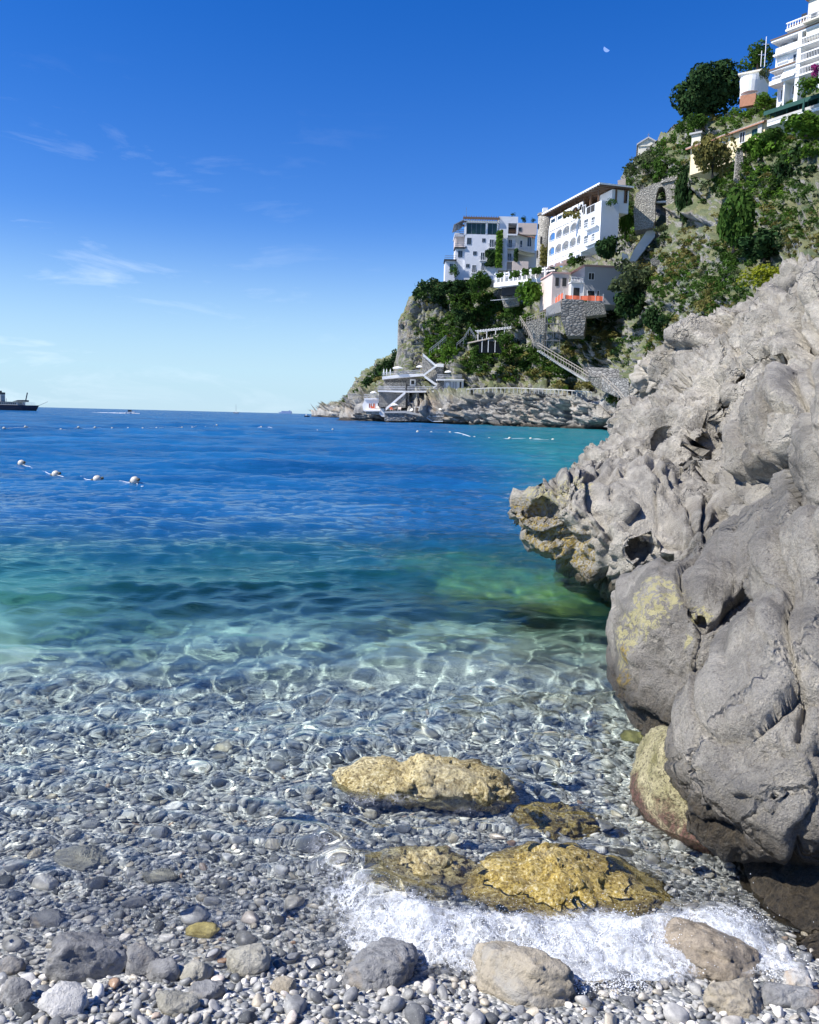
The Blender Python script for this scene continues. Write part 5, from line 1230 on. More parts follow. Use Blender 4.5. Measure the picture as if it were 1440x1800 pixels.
# ---- viaduct arch ----------------------------------------------------------
A0 = AT(1116, 405, 170); F = Frame('stone_viaduct', 'viaduct', 'old stone road viaduct with one tall arch and crenellated parapet on the slope', 1116, 405, 157, -18)
pts = [(1116, 405), (1114, 372), (1118, 340), (1130, 331), (1152, 322), (1163, 319), (1190, 314), (1190, 398), (1172, 402), (1171, 380), (1171, 345), (1169, 332), (1164, 327), (1158, 330), (1154, 342), (1152, 358), (1152, 384), (1148, 400)]
MB().prism([F.h(x, y) for x, y in pts], 0, 4).build('masonry', STL, F.root); MB().prism([F.h(x, y, -.2) for x, y in ((1162, 317.5), (1191, 309), (1191, 315.5), (1162, 322))], -.25, 4.2).build('cornice', STL, F.root)
for k in range(6): a = 1163.5+k*4.9; y_ = 314.5-k*1.45; MB().prism([F.h(a, y_, 0), F.h(a+2.6, y_-.6, 0), F.h(a+2.6, y_+3.2, 0), F.h(a, y_+3.8, 0)], 0, .6).build('merlon', STL, F.root)
x_, z_ = F.h(1166, 357, 2); MB().box(x_-1.2, x_+.8, 1.5, 2, z_, z_+.3).build('beam', W_, F.root)

# ---- chapel, yellow house, terrace, apartments ------------------------------
F = Frame('chapel', 'chapel', 'small cream chapel with pointed gable and round window on the crest', 1122, 282, 188, -14)
xa, ze = F.h(1122.5, 254); xb, _ = F.h(1156.5, 253); _, zp = F.h(1144.5, 243); xm = (xa+xb)/2
MB().prism([(xa, -3), (xb, -3), (xb, ze), (xm, zp), (xa, ze)], 0, 9).build('wall', CR, F.root)
MB().poly([(xa-.35, -.4, ze-.2), (xm, -.4, zp), (xm, 9.2, zp), (xa-.35, 9.2, ze-.2), (xa-.35, -.4, ze+.1), (xm, -.4, zp+.32), (xm, 9.2, zp+.32), (xa-.35, 9.2, ze+.1)], [(4, 5, 6, 7), (3, 2, 1, 0), (0, 1, 5, 4), (3, 0, 4, 7)]).build('roof', GREY, F.root)
MB().poly([(xb+.35, -.4, ze-.2), (xm, -.4, zp), (xm, 9.2, zp), (xb+.35, 9.2, ze-.2), (xb+.35, -.4, ze+.1), (xm, -.4, zp+.32), (xm, 9.2, zp+.32), (xb+.35, 9.2, ze+.1)], [(7, 6, 5, 4), (0, 1, 2, 3), (4, 5, 1, 0), (7, 4, 0, 3)]).build('roof', GREY, F.root)
MB().box(xa, xb, -.2, 0, ze-.45, ze-.2).build('cornice', CR, F.root)
xc, zc = F.h(1143.5, 262); m = MB(); n = 14; m.prism([(xc+.42*math.cos(6.283*k/n), zc+.42*math.sin(6.283*k/n)) for k in range(n)], -.05, .02); m.build('round_window', DK, F.root)
MB().box(xm-.04, xm+.04, .1, .18, zp+.3, zp+1.2).box(xm-.25, xm+.25, .1, .18, zp+.75, zp+.85).build('cross', MET, F.root)

F = Frame('yellow_house', 'house', 'long pale yellow house with tiled roof and green shutters below the big dark tree', 1344, 240, 122, -62)
xl, z1 = F.h(1216, 250); _, zt = F.h(1343, 211); _, zb = F.h(1343, 246)
MB().box(xl, 0, 0, 8, zb-1.6, zt-.3).build('wall', YL, F.root)
MB().poly([(xl-.5, -.7, zt-.3), (.3, -.7, zt-.3), (.3, 5, zt+1.4), (xl-.5, 5, zt+1.4), (xl-.5, -.7, zt-.55), (.3, -.7, zt-.55), (.3, 5, zt+1.1), (xl-.5, 5, zt+1.1)], [(0, 1, 2, 3), (7, 6, 5, 4), (4, 5, 1, 0), (5, 6, 2, 1), (6, 7, 3, 2), (7, 4, 0, 3)]).build('tile_roof', ROOFT, F.root)
m = MB()
for k in range(60): xx = xl-.4+(.6-xl)*k/59; m.box(xx-.05, xx+.05, -.72, -.3, zt-.42, zt-.24)
m.build('eaves_tiles', CONC, F.root)
sg = simple('green shutter paint', (.03, .12, .08), .6)
F.window(1301.5, 233, 1309.5, 250, 0, FRW, DK, 1); f = F.window(1323, 228, 1331, 240, 0, sg, GG, 1, 'arched_window'); F.window(1270, 250, 1275, 262, 0, FRW, sg, 1)
MB().box(-1, -.3, -.3, .0, zt-2, zt-.4).build('downpipe', CONC, F.root)
wallthing('terrace_wall', 'wall', 'thin grey stone wall strip under the right end of the yellow house', [(1296, 262), (1306, 258), (1307, 292), (1300, 318), (1292, 312)], 122, 1.5, STL)
F = Frame('villa', 'house', 'low pale house with brown tiled roof left of the yellow house', 1219, 250, 150, -40); a, b_, z0, z1 = F.rect(1216, 236, 1232, 254)
MB().box(a, b_, 0, 5, z0-2, z1).build('wall', CR, F.root); MB().box(a-.3, b_+.3, -.4, 5.3, z1, z1+.3).build('roof', GREY, F.root)

F = Frame('restaurant_terrace', 'terrace', 'open restaurant terrace under a long dark green awning at the right edge', 1440, 190, 100, -58)
xl, _ = F.h(1350, 200); xr, _ = F.h(1520, 170); _, zf = F.h(1440, 187); _, zr = F.h(1440, 166)
MB().box(xl, xr, 0, 6, zf-.4, zf).build('terrace_slab', W_, F.root); MB().box(xl, xr, -.05, .15, zf+.01, zf+.35).build('parapet', CONC, F.root)
MB().box(xl-.3, xr, -.4, 6, zr-.18, zr).build('awning', GRN, F.root); MB().box(xl-.3, xr, -.42, -.36, zr-.5, zr-.185).build('valance', GRN, F.root)
for p in (1354, 1362, 1382, 1402, 1418, 1436, 1456): xx = F.h(p, 190)[0]; MB().box(xx-.06, xx+.06, .2, .32, zf, zr-.2).build('post', GRN, F.root)
MB().box(xl, xr, 5.6, 6, zf, zr-.2).build('back_wall', DK, F.root)
for i, p in enumerate((1392, 1408, 1428)):
    t = Frame('dining_table', 'table', ['leftmost', 'middle', 'rightmost'][i]+' white clothed table on the terrace under the dark green awning', p, 193-(p-1392)*.3, 104, 0); m = MB(); t.root.location = Vector(F.O)+Vector(F.ex)*F.h(p, 185, 2)[0]+Vector(F.ey)*1.6+Vector((0, 0, zf)); MB().box(-.5, .5, -.5, .5, .72, .76).build('tabletop', FRW, t.root); MB().box(-.52, .52, -.52, .52, .35, .715).build('tablecloth', CANV, t.root); MB().box(-.05, .05, -.05, .05, 0, .34).build('leg', MET, t.root)
def parasol(label, px, py, D, w, open_=True, mat=CANV, h=2.2, zf=None):
    P = AT(px, py, D); r = w/2*D/FPX; root = empty('parasol', (P[0], P[1], P[2]-h), label=label, cat='parasol')
    if open_:
        m = MB(); n = 8; m.lathe([(r, h-.38), (r*.6, h-.14), (.03, h)], n); m.build('canopy', mat, root); MB().lathe([(r*.99, h-.52), (r, h-.385)], n).build('valance', mat, root)
    else: MB().lathe([(.05, h-1.5), (.17, h-1.3), (.12, h-.4), (.03, h)], 8).build('canopy', mat, root)
    MB().tube([(0, 0, 0), (0, 0, h-.1)], .035, 6).build('pole', MET if open_ else FRW, root); MB().lathe([(.25, 0), (.22, .08)], 8).build('base', CONC, root); return root
parasol('closed dark green parasol standing on the restaurant terrace', 1414, 173, 99.4, 6, False, GRN, 2.4)

F = Frame('apartment_building', 'building', 'white apartment building with stepped balconies and awning in the upper right corner', 1357, 182, 124, -54)
yT = lambda px: 76-(px-1356)*.40
x0, zb = F.h(1358, 184); _, zt = F.h(1357, 78); xr, _ = F.h(1530, 30); z4 = zt-2.9; xc, _ = F.h(1402, 100)
MB().box(0, xr, 1.2, 12, zb-2, zt).build('wall', W2, F.root)
MB().box(-.5, xr, -.5, 12, zt, zt+.25).build('roof', W_, F.root); MB().box(-.6, xr, -.6, -.2, zt+.255, zt+.4).build('roof_edge', FRB, F.root)
xcol, _ = F.h(1404, 100)
MB().box(xcol, xcol+.55, -.5, 1.2, zb-1, zt).build('column', W_, F.root)
levels = [F.h(1357, y)[1] for y in (101, 127, 150)]
for i, z in enumerate(levels):
    MB().box(-.3 if i else 0, xr, -.6, 1.2, z-.22, z).build('floor_slab', W_, F.root)
z = levels[0]; MB().box(0, xcol, .0, .2, z+.01, z+1.0).build('parapet', W_, F.root)
MB().box(0, xcol-.01, .21, 1.19, levels[1]+.01, levels[0]-.23).build('wall', W_, F.root)
for a, b_ in ((.2, .32), (.45, .57), (.7, .82)):
    pass
m = MB()
for k in range(4): m.box(.3, xcol*.55, -.03, .2, levels[1]+.4+k*.5, levels[1]+.5+k*.5)
m.build('louvre_panel', FRW, F.root)
MB().box(-.4, xcol, -.7, -.62, levels[1]-.05, levels[1]+.15).build('canopy_edge', FRB, F.root)
for r_ in ((1373.5, 78, 1383, 90), (1396, 70.5, 1403.5, 83.5)): F.window(*r_, y=1.2, frame=MET, glass=GREY)
F.window(1396, 96, 1402, 106, .2, MET, GL, 1)
# awning and glazed balcony of the third storey
xa, z1 = F.h(1378.5, 122); xb, z0 = F.h(1402, 128); MB().poly([(xa, .1, levels[1]-.25), (xcol, .1, levels[1]-.25), (xcol, -.9, levels[1]-1.7), (xa, -.9, levels[1]-1.7), (xa, .1, levels[1]-.3), (xcol, .1, levels[1]-.3), (xcol, -.9, levels[1]-1.76), (xa, -.9, levels[1]-1.76)], [(0, 3, 2, 1), (4, 5, 6, 7), (3, 7, 6, 2), (0, 1, 5, 4)]).build('awning', CANV, F.root)
F.window(1363, 126, 1377, 146, 1.15, MET, GL, 2); F.window(1385, 130, 1401, 139, 1.15, MET, GL, 3)
MB().box(-.3, xcol, -.6, -.5, levels[2]+.01, levels[2]+.35).build('parapet', W_, F.root); F.rail((1357, 149), (1402, 134), .95, -.55, 22, FRW)
for r_ in ((1373.5, 158, 1378, 174), (1394, 150, 1401, 165)): F.window(*r_, y=1.2, frame=FRW, glass=GL)
MB().box(xcol*.5, xcol*.56, -.3, 1.19, zb-1, levels[2]-.23).build('buttress', W_, F.root)
# loggias right of the column
for i, z in enumerate([zt-.01]+levels[:2]):
    zz = levels[i]; F_ = MB().box(xcol+.6, xr, 1.1, 1.18, zz+.2, z-.5); F_.build('window', GL if i else DK, F.root); MB().box(xcol+.56, xr, -.55, -.48, zz+.8, zz+.95).build('rail', FRW, F.root)
    m = MB(); k = 0
    while xcol+.6+k*.22 < xr: m.box(xcol+.6+k*.22, xcol+.64+k*.22, -.53, -.5, zz+.01, zz+.79); k += 1
    m.build('railing', FRW, F.root)
for q in (3.4, 6.8): MB().box(xcol+q, xcol+q+.35, -.45, 1.1, zb, zt-.01).build('column', W_, F.root)
F = Frame('house', 'house', 'pinkish house with pitched roof above the white apartments', 1394, 62, 134, -54)
xa, z0 = F.h(1397, 60); xb, z1 = F.h(1422, 22); MB().box(0, xb, 0, 8, -2, z1-1.1).build('wall', PK, F.root)
zt = z1-1.1; MB().poly([(-.4, -.5, zt), (xb+.3, -.5, zt), (xb+.3, 4, zt+2), (-.4, 4, zt+2), (-.4, 8.3, zt), (xb+.3, 8.3, zt)], [(0, 1, 2, 3), (3, 2, 5, 4), (0, 3, 4), (1, 5, 2), (0, 4, 5, 1)]).build('roof', ROOFT, F.root)
m = MB()
for k in range(16): m.lathe([(.07, 0), (.12, .3), (.05, .55), (.08, .8)], 6, (k*.42, -1.6, .4))
m.box(-.2, 6.8, -1.72, -1.48, 1.21, 1.35); m.box(-.2, 6.8, -1.8, -.01, .1, .39); m.build('balustrade', W_, F.root); MB().box(1.2, 2, -.03, .01, 1.2, 2.6).build('window', DK, F.root)
F = Frame('house', 'house', 'cream house with a planted terrace at the top right corner of the picture', 1419, 42, 120, -54)
xb, z1 = F.h(1500, -20); _, z2 = F.h(1421, 22); MB().box(0, xb, 0, 9, -2, z2+1.6).build('wall', CR, F.root); MB().box(-.3, xb, -.4, 9, z2+1.6, z2+1.85).build('roof', FRB, F.root); F.window(1427, 22, 1436, 34, 0, FRW, GL, 1); F.rail((1421, 38), (1445, 30), .9, -.8, 10, MET); MB().box(-.2, xb, -.9, 0, z2-1.6, z2-1.4).build('balcony', CR, F.root)
F = Frame('villa', 'villa', 'little white villa with blue shutters and a rounded balcony right of the dark tree', 1301, 162, 138, -34)
xa, z0 = F.h(1302, 162); xb, _ = F.h(1336, 150); _, zt = F.h(1303, 129); MB().box(0, xb, 0, 6, -1, zt-.3).build('wall', W_, F.root); MB().box(-.4, xb+.3, -.4, 6.3, zt-.3, zt-.05).build('roof', CR, F.root)
F.window(1308, 133.5, 1314.5, 140.5, 0, FRW, BLU, 1, 'shuttered_window'); F.window(1326, 132, 1331, 139, 0, FRW, GL, 1, 'arched_window')
_, zd = F.h(1310, 144); m = MB(); m.lathe([(xb*.48, zd-1.8), (xb*.56, zd-.2), (xb*.56, zd+.5), (xb*.53, zd+.5)], 20, (xb*.5, .4, 0)); m.build('balcony', W_, F.root); MB().box(.3, xb*.9, -.9, 0, -2.6, -.9).build('garden_wall', ROOFT, F.root)
for i, (px, y0, y1) in enumerate(((1344, 70, 117), (1337.5, 92, 117))):
    P = AT(px, y1, 133); o = MB().tube([(0, 0, 0), (0, 0, (y1-y0)*133/FPX)], .06, 6).bar((-.5, 0, (y1-y0)*133/FPX*.75), (.5, 0, (y1-y0)*133/FPX*.75), .04).build('antenna_mast', FRW, label=['tall', 'short'][i]+' white antenna mast beside the little white villa', cat='mast'); o.location = P
wallthing('roof_terrace', 'terrace', 'small pinkish roof terrace wall behind the top of the arcaded hotel', [(1086, 317), (1100, 313), (1100, 326), (1086, 326)], 185, 4, PK)

# ---- bathing terraces on the point -----------------------------------------
F = Frame('bathing_terrace', 'terrace', 'upper white bathing terrace with curved parapet under the sheer cliff', 673, 700, 207, 0)
def slab(F, pts, yf, yb, mat, name):   # outline in pixels on plane yf, extruded back
    return MB().prism([F.h(x, y, yf) for x, y in pts], yf, yb).build(name, mat, F.root)
slab(F, [(672, 662), (700, 658), (745, 656.5), (745, 661), (700, 664), (672, 666.5)], -1.2, 5, W_, 'terrace_slab')
F.rail((672, 662), (745, 656.5), .95, -1.15, 34); F.box('wall', 675, 664, 745, 686, 1.2, 5, STD); F.box('wall', 675, 672, 714, 687, .5, 5, STL)  # the dark stone stands in for shade under the terrace slab
F.window(723, 669, 728.5, 675.5, 1.1, W_, DK, 0, fw_=.35); 
F = Frame('bathing_terrace', 'terrace', 'long middle white bathing terrace with white railings', 665, 700, 203, 0)
slab(F, [(664, 686), (716, 687), (816, 686.5), (816, 689), (716, 690), (664, 688.5)], -1.5, 4, W_, 'terrace_slab'); F.rail((664, 686), (712, 687), 1.0, -1.45, 24, solid=False); F.rail((716, 687), (816, 686.5), 1.0, -1.45, 44)
F.box('wall', 666, 688.5, 716, 716, -.6, 5, STN); F.box('wall', 758, 689.5, 793, 697, -.8, 2, W2)
F.box('wall', 716, 690, 816, 716, 2.5, 8, STD)  # back of the open recess, its shade put into dark stone
for p in (716.5, 733, 794): F.box('pillar', p, 690, p+3, 714, -1.0, -.2, STL)
F = Frame('pavilion', 'pavilion', 'white two storey bathing pavilion with parasol on its roof near the water', 639, 721, 206, 0)
slab(F, [(641, 702), (669, 701), (669, 722), (639, 722), (637, 712)], 0, 4, W_, 'wall'); slab(F, [(640, 700), (670, 699.5), (670, 702), (640, 702.5)], -.3, 4.2, W_, 'roof_terrace'); F.rail((640, 700.5), (670, 699.5), 1.0, -.25, 14)
for a, b_ in ((648.5, 650.5), (651.5, 653.5), (656, 659)): F.window(a, 709, b_, 717, 0, FRW, SCR if a < 656 else ORG, 0, 'doorway', .05)
F.window(664, 708, 666.5, 716, 0, FRW, DK, 0, 'doorway', .05)
slab(F, [(641, 721), (668, 721), (668, 723), (641, 723)], -2.5, 0, W_, 'terrace_slab'); slab(F, [(668, 718), (676, 718), (676, 733), (671, 732), (667, 728)], -2.2, 2, W_, 'landing_block'); slab(F, [(643, 723), (667, 723), (667, 729), (643, 728)], -2, 0, STL, 'base_wall')
F = Frame('pavilion', 'pavilion', 'right white pavilion with an arched opening under a roof terrace with parasol', 769, 685, 200, 0)
F.box('wall', 781, 668, 815, 686, 0, 4, W_); F.box('wall', 769, 668, 781, 686, 1.5, 5, STD); slab(F, [(768, 666), (816, 666.5), (816, 668.5), (768, 668.5)], -.6, 4.3, W_, 'roof_terrace'); F.rail((769, 666), (812, 666.5), 1.0, -.55, 20)
xc, zc = F.h(787, 676); m = MB(); n = 14
out = [(xc-.9, zc-1.2)]+[(xc-.9*math.cos(math.pi*k/n), zc+.2+.9*math.sin(math.pi*k/n)) for k in range(n+1)]+[(xc+.9, zc-1.2)]; m.prism(out, -.08, -.01); m.build('arch', GREY, F.root); m = MB(); m.prism([(xc+(x-xc)*.45, zc+(z-zc)*.45) for x, z in out], -.14, -.09); m.build('arch_panel', W_, F.root)
for a, b_ in ((795.5, 799), (800, 803)): F.window(a, 671, b_, 685, 0, FRW, GREY, 0, 'shutter', .06)
F.window(808, 671, 811, 683, 0, FRW, DK, 0, 'doorway', .06)
F = Frame('stair_tower', 'stairs', 'zigzag stone stairs with white parapets climbing from the upper terrace', 745, 668, 204, 0)
slab(F, [(743, 624), (768, 645), (779, 645), (779, 668), (760, 673), (745, 661), (742, 640)], 1.0, 5, STL, 'wall'); F.box('wall', 768, 645, 779.5, 669, .6, .99, STD)  # thin dark facing stands in for the block's shaded right side
def band(pts, w, y0, y1, mat=W_, name='parapet'):
    for a, b_ in zip(pts[:-1], pts[1:]): slab(F, [a, b_, (b_[0], b_[1]+w), (a[0], a[1]+w)], y0, y1, mat, name)
band([(743.5, 621), (767, 641)], 4.5, .1, .9); band([(767, 641), (744, 658)], 4.0, .0, .59, W_); band([(768, 639), (780, 639.5)], 5.5, -.2, 5); band([(746, 659), (764, 672), (770, 674)], 4.5, -.9, -.2); band([(775, 671), (756, 684)], 3, -.8, -.3)
F = Frame('stairs', 'stairs', 'long straight stairs with white parapet from the middle terrace down to the pavilion', 712, 690, 201, 0)
band([(713, 687), (678, 717)], 5, -.8, 0, W_); slab(F, [(713, 692), (713, 716), (680, 722)], -.6, 1, STL, 'wall')
F = Frame('bathing_platform', 'platform', 'low stone bathing platform with white edge just above the sea', 748, 732, 197, 0)
slab(F, [(676, 723), (714, 722), (750, 730), (780, 731), (780, 733), (750, 733), (712, 726), (676, 726)], -1.5, 5, CONC, 'deck'); slab(F, [(676, 726), (712, 726), (750, 733), (752, 740), (676, 740)], -1.2, 2, STD, 'sea_wall'); slab(F, [(754, 733.5), (779, 733.5), (779, 740), (760, 741), (752, 738)], -1.2, 2, STL, 'sea_wall'); band([(750, 733), (760, 740), (779, 740)], 1.2, -2, -1.3)
F.rail((750, 731), (780, 731), .9, -1.4, 10)
F = Frame('beach_cabin', 'cabin', 'small white changing cabin with open dark doorway on the low platform', 730, 728, 199, 0)
F.box('wall', 730, 716.5, 742, 728.5, 0, 2, W_); F.box('roof', 727.5, 715, 743.5, 716.5, -.5, 2.5, W_); F.window(734, 719, 738, 728, 0, FRW, DK, 0, 'doorway', .05)
parasol('large white square parasol on the upper bathing terrace at the left', 700, 644, 205.5, 19); parasol('white parasol against the rock on the upper terrace left of the stairs', 738, 642, 206, 12)
parasol('white parasol on the roof of the right pavilion', 788.5, 651, 200, 13); parasol('white parasol on the roof of the left pavilion near the point', 657, 687.5, 206, 12)
parasol('small white parasol beside the cabin on the low platform', 759.5, 716.5, 197.5, 9); parasol('wide flat white parasol at the right end of the low platform', 774, 717.5, 198, 12); parasol('closed white parasol first from the left on the upper terrace', 675, 648, 206, 4, False)
parasol('closed white parasol second from the left on the upper terrace', 680, 648, 206, 4, False); parasol('closed white parasol third from the left on the upper terrace', 686.5, 648, 206, 4, False); parasol('flat white parasol above the left part of the low platform', 694, 709, 199, 13)
def lounger(label, px, py, D, mat):
    P = AT(px, py, D); r = empty('sun_lounger', P, R(random.uniform(-40, 40)), label=label, cat='sun lounger'); MB().box(-.35, .35, -.9, .5, .3, .38).build('seat', mat, r); MB().poly([(-.35, .5, .3), (.35, .5, .3), (.35, 1.0, .8), (-.35, 1.0, .8), (-.35, .5, .38), (.35, .5, .38), (.35, .95, .88), (-.35, .95, .88)], [(0, 3, 2, 1), (4, 5, 6, 7), (0, 1, 5, 4), (1, 2, 6, 5), (2, 3, 7, 6), (3, 0, 4, 7)]).build('backrest', mat, r)
    for a in (-.3, .3):
        for b_ in (-.8, .4): MB().box(a-.03, a+.03, b_-.03, b_+.03, 0, .3).build('leg', FRW, r)
for i, (x, y, mt, lb) in enumerate([(750, 730, ORG, 'red orange sun lounger nearest the cabin on the low platform'), (756, 730, ORG, 'orange sun lounger under the small parasol'), (762, 730, PK, 'pale pink sun lounger in the middle of the low platform'), (769, 730, SCR, 'dark red sun lounger under the wide flat parasol'), (776, 730, CANV, 'white sun lounger at the right end of the low platform'),
    (690, 722, ORG, 'orange sun lounger under the flat parasol on the left part of the low platform'), (702, 722, PK, 'pink sun lounger on the left part of the low platform'), (721, 724.5, CANV, 'white sun lounger left of the cabin'), (657, 720, ORG, 'orange sun lounger in front of the left pavilion'), (663, 720, PK, 'pink sun lounger at the right corner of the left pavilion')]): lounger(lb, x, y, 197.5 if i < 8 else 204.5, mt)
# rusty red barrier on the near rock
P = AT(1300, 632, 10.2); r = empty('barrier', P, R(-8), label='small rusty red metal barrier lying on the ridge of the near grey rock', cat='barrier'); m = MB()
MB().box(.1, .42, -.02, .02, .0, .035).build('rail', SCR, r); MB().box(.08, .11, -.03, .03, -.04, .09).build('end_plate', SCR, r); MB().box(.12, .42, -.03, .0, .055, .07).build('rail', SCR, r)
for k in range(4): MB().box(.15+k*.08, .16+k*.08, -.01, .01, .035, .06).build('rivet', SCR, r)
# ================================================================== BOATS, BUOYS, MOON, FOAM
HULL = simple('dark navy hull paint', (.012, .014, .035), .4, .1); SUP = simple('cream superstructure paint', (.60, .57, .50), .6, .08, .3); BLK = simple('black funnel paint', (.02, .02, .02), .5)
P = ATZ(40, 721, 0); Ds = 330; sc_ = Ds/FPX
P = AT(0, 720, Ds); P[2] = 0
ship = empty('ship', P, 0, label='dark hulled ship with cream superstructure cut by the left edge of the picture', cat='ship')
def X(px): return px*sc_
def Z(px, py): return AT(px, py, Ds)[2]
zk = 0; zd = Z(30, 712); zbow = Z(63, 711.5)
ol = [(-60, -1), (57, -1), (62, zk+.8), (68, zk+2.0), (64.5, zbow), (-60, zd)]
m = MB(); pr = [(X(a), z) for a, z in ol]; n = len(pr); wd_ = 4.2
# hull with a pointed bow: stations along x
st_ = []
for px_ in (-60, -20, 20, 45, 55, 61, 65, 68):
    hw = wd_*(1 if px_ < 40 else max(.02, 1-((px_-40)/28)**2)); zb_ = -1 if px_ < 57 else -1+(px_-57)/11*3.0; zt_ = zd if px_ < 60 else zd+(px_-60)*.01
    st_.append([(X(px_), -hw*.75, zb_), (X(px_), hw*.75, zb_), (X(px_), hw, zt_), (X(px_), -hw, zt_)])
V = [p for s in st_ for p in s]; Fc = []
for i in range(len(st_)-1):
    a = 4*i
    for k in range(4): Fc.append((a+k, a+(k+1) % 4, a+4+(k+1) % 4, a+4+k))
m.poly(V, Fc+[(3, 2, 1, 0), tuple(4*(len(st_)-1)+k for k in range(4))]).build('hull', HULL, ship)
MB().box(X(-50), X(38), -3.2, 3.2, zd, Z(20, 706.8)).build('deckhouse', SUP, ship)
for k in range(11): MB().box(X(1+k*3.2), X(2.8+k*3.2), -3.26, -3.2, zd+.3, zd+.9).build('window', GL, ship)
MB().box(X(-50), X(38.5), -3.5, 3.5, Z(20, 706.8), Z(20, 706.2)).build('upper_deck', BLK, ship)
MB().box(X(-18), X(5.8), -1.8, 1.8, Z(2, 706), Z(2, 693)).build('wheelhouse', SUP, ship); MB().box(X(-18), X(6), -1.9, 1.9, Z(2, 693), Z(2, 689.5)).build('funnel', BLK, ship); MB().box(X(-8), X(3), -.6, .6, Z(2, 689.5), Z(2, 686.8)).build('funnel_top', BLK, ship)
MB().poly([(X(27), -2.4, Z(30, 706)), (X(46), -2.4, Z(46, 706.5)), (X(46), -2.4, Z(46, 703.2)), (X(36), -2.4, Z(36, 703.4)), (X(27), 2.4, Z(30, 706)), (X(46), 2.4, Z(46, 706.5)), (X(46), 2.4, Z(46, 703.2)), (X(36), 2.4, Z(36, 703.4))], [(0, 1, 2, 3), (7, 6, 5, 4), (3, 2, 6, 7), (1, 5, 6, 2), (0, 3, 7, 4)]).build('foredeck_gear', HULL, ship)
MB().bar((X(45), 0, Z(45, 706)), (X(48.8), 0, Z(48, 690)), .32, .32).build('crane', HULL, ship)
m = MB(); m.bar((X(68), 0, Z(68, 713)), (X(84), 0, Z(84, 706)), .12); m.build('bowsprit', MET, ship); m = MB()
m.bar((X(8), 0, Z(8, 697)), (X(8.5), 0, Z(8, 706)), .16); m.bar((X(11.5), 0, Z(8, 700)), (X(11.5), 0, Z(8, 706)), .12); m.bar((X(6), 0, Z(8, 696)), (X(8.5), 0, Z(8, 697)), .16); m.build('davit', SUP, ship)
m = MB()
for k in range(18): m.bar((X(46+k), -2.8*(1-k/22), zd), (X(46+k), -2.8*(1-k/22), zd+1), .05)
m.bar((X(46), -2.8, zd+1), (X(63), -.7, zd+1.1), .06); m.build('railing', FRW, ship)
# motor boat
P = ATZ(228, 721.6, 0); P = AT(228, 721.6, 300); P[2] = 0; k_ = 300/FPX
b = empty('motorboat', P, R(8), label='small white motorboat with dark windows speeding on the horizon', cat='boat')
m = MB(); h = []
for x, w, zb_, zt_ in ((-1.5, .8, -.1, .6), (0, .9, -.1, .65), (1.2, .6, 0, .8), (1.9, .05, .5, .95)): h += [(x, -w*.6, zb_), (x, w*.6, zb_), (x, w, zt_), (x, -w, zt_)]
Fc = []
for i in range(3):
    a = 4*i
    for k in range(4): Fc.append((a+k, a+(k+1) % 4, a+4+(k+1) % 4, a+4+k))
m.poly(h, Fc+[(3, 2, 1, 0), (12, 13, 14, 15)]).build('hull', FRW, b); MB().box(-.5, .7, -.6, .6, .65, 1.25).build('cabin', GL, b); MB().box(-.7, .6, -.7, .7, 1.25, 1.35).build('roof', BLK, b)
FOAMM, nt, bb = material('sea foam'); bb.inputs['Base Color'].default_value = (.86, .88, .90, 1); bb.inputs['Roughness'].default_value = .6
g_ = np.random.default_rng(3)
OCT = (np.array([[1., 0, 0], [-1, 0, 0], [0, 1, 0], [0, -1, 0], [0, 0, 1], [0, 0, -1]]), np.array([[0, 2, 4], [2, 1, 4], [1, 3, 4], [3, 0, 4], [2, 0, 5], [1, 2, 5], [3, 1, 5], [0, 3, 5]]))
def foamlumps(name, P, r, label, cat, mat=None, kind='stuff', flat=.5):
    V, F_ = OCT; n = len(P); rr = np.asarray(r).reshape(-1, 1, 1)*np.ones((n, 1, 1)); VV = (V[None]*np.array([1, 1, flat])*rr+P[:, None]).reshape(-1, 3); FF = (F_[None]+np.arange(n)[:, None, None]*len(V)).reshape(-1, 3)
    return link(name, fastmesh(name, VV, FF), mat or FOAMM, label=label, cat=cat, kind=kind)
t = g_.random(220); Pw = np.stack([P[0]-t*13-1.5, P[1]+g_.normal(0, .5, 220), np.full(220, .08)], -1); Pw2 = np.stack([P[0]+g_.uniform(-2, 4, 60), P[1]+g_.normal(-.6, .4, 60), np.full(60, .12)], -1)
foamlumps('wake', np.concatenate([Pw, Pw2]), np.concatenate([.38*(1-t*.6), np.full(60, .25)]), 'white wake trailing left behind the motorboat', 'wake')
# sailing yacht, cruise ship, fishing boat
P = AT(415, 722, 900); P[2] = 0; b = empty('sailing_yacht', P, 0, label='tiny sailing yacht with a bare mast on the horizon', cat='boat')
m = MB(); m.prism([(-2.6, 0), (2.4, 0), (3.4, 1.1), (-3, 1.1)], -1, 1).build('hull', MET, b); MB().box(-.9, 1, -.6, .6, 1.1, 1.6).build('cabin', FRW, b); MB().tube([(0, 0, 1.1), (0, 0, 9.5)], .16, 5).build('mast', MET, b); MB().bar((0, 0, 1.9), (-2.6, 0, 1.9), .3).build('boom', FRW, b)
HZ = simple('pale grey ship tone with haze', (.42, .50, .64), .8, .05); HZ2 = simple('grey blue ship tone with haze', (.25, .34, .52), .8, .05)  # haze of the distance is put into the ship's colours
P = AT(502, 725, 4200); P[2] = 0; b = empty('cruise_ship', P, 0, label='distant blue grey cruise ship on the horizon', cat='ship'); u = 4200/FPX
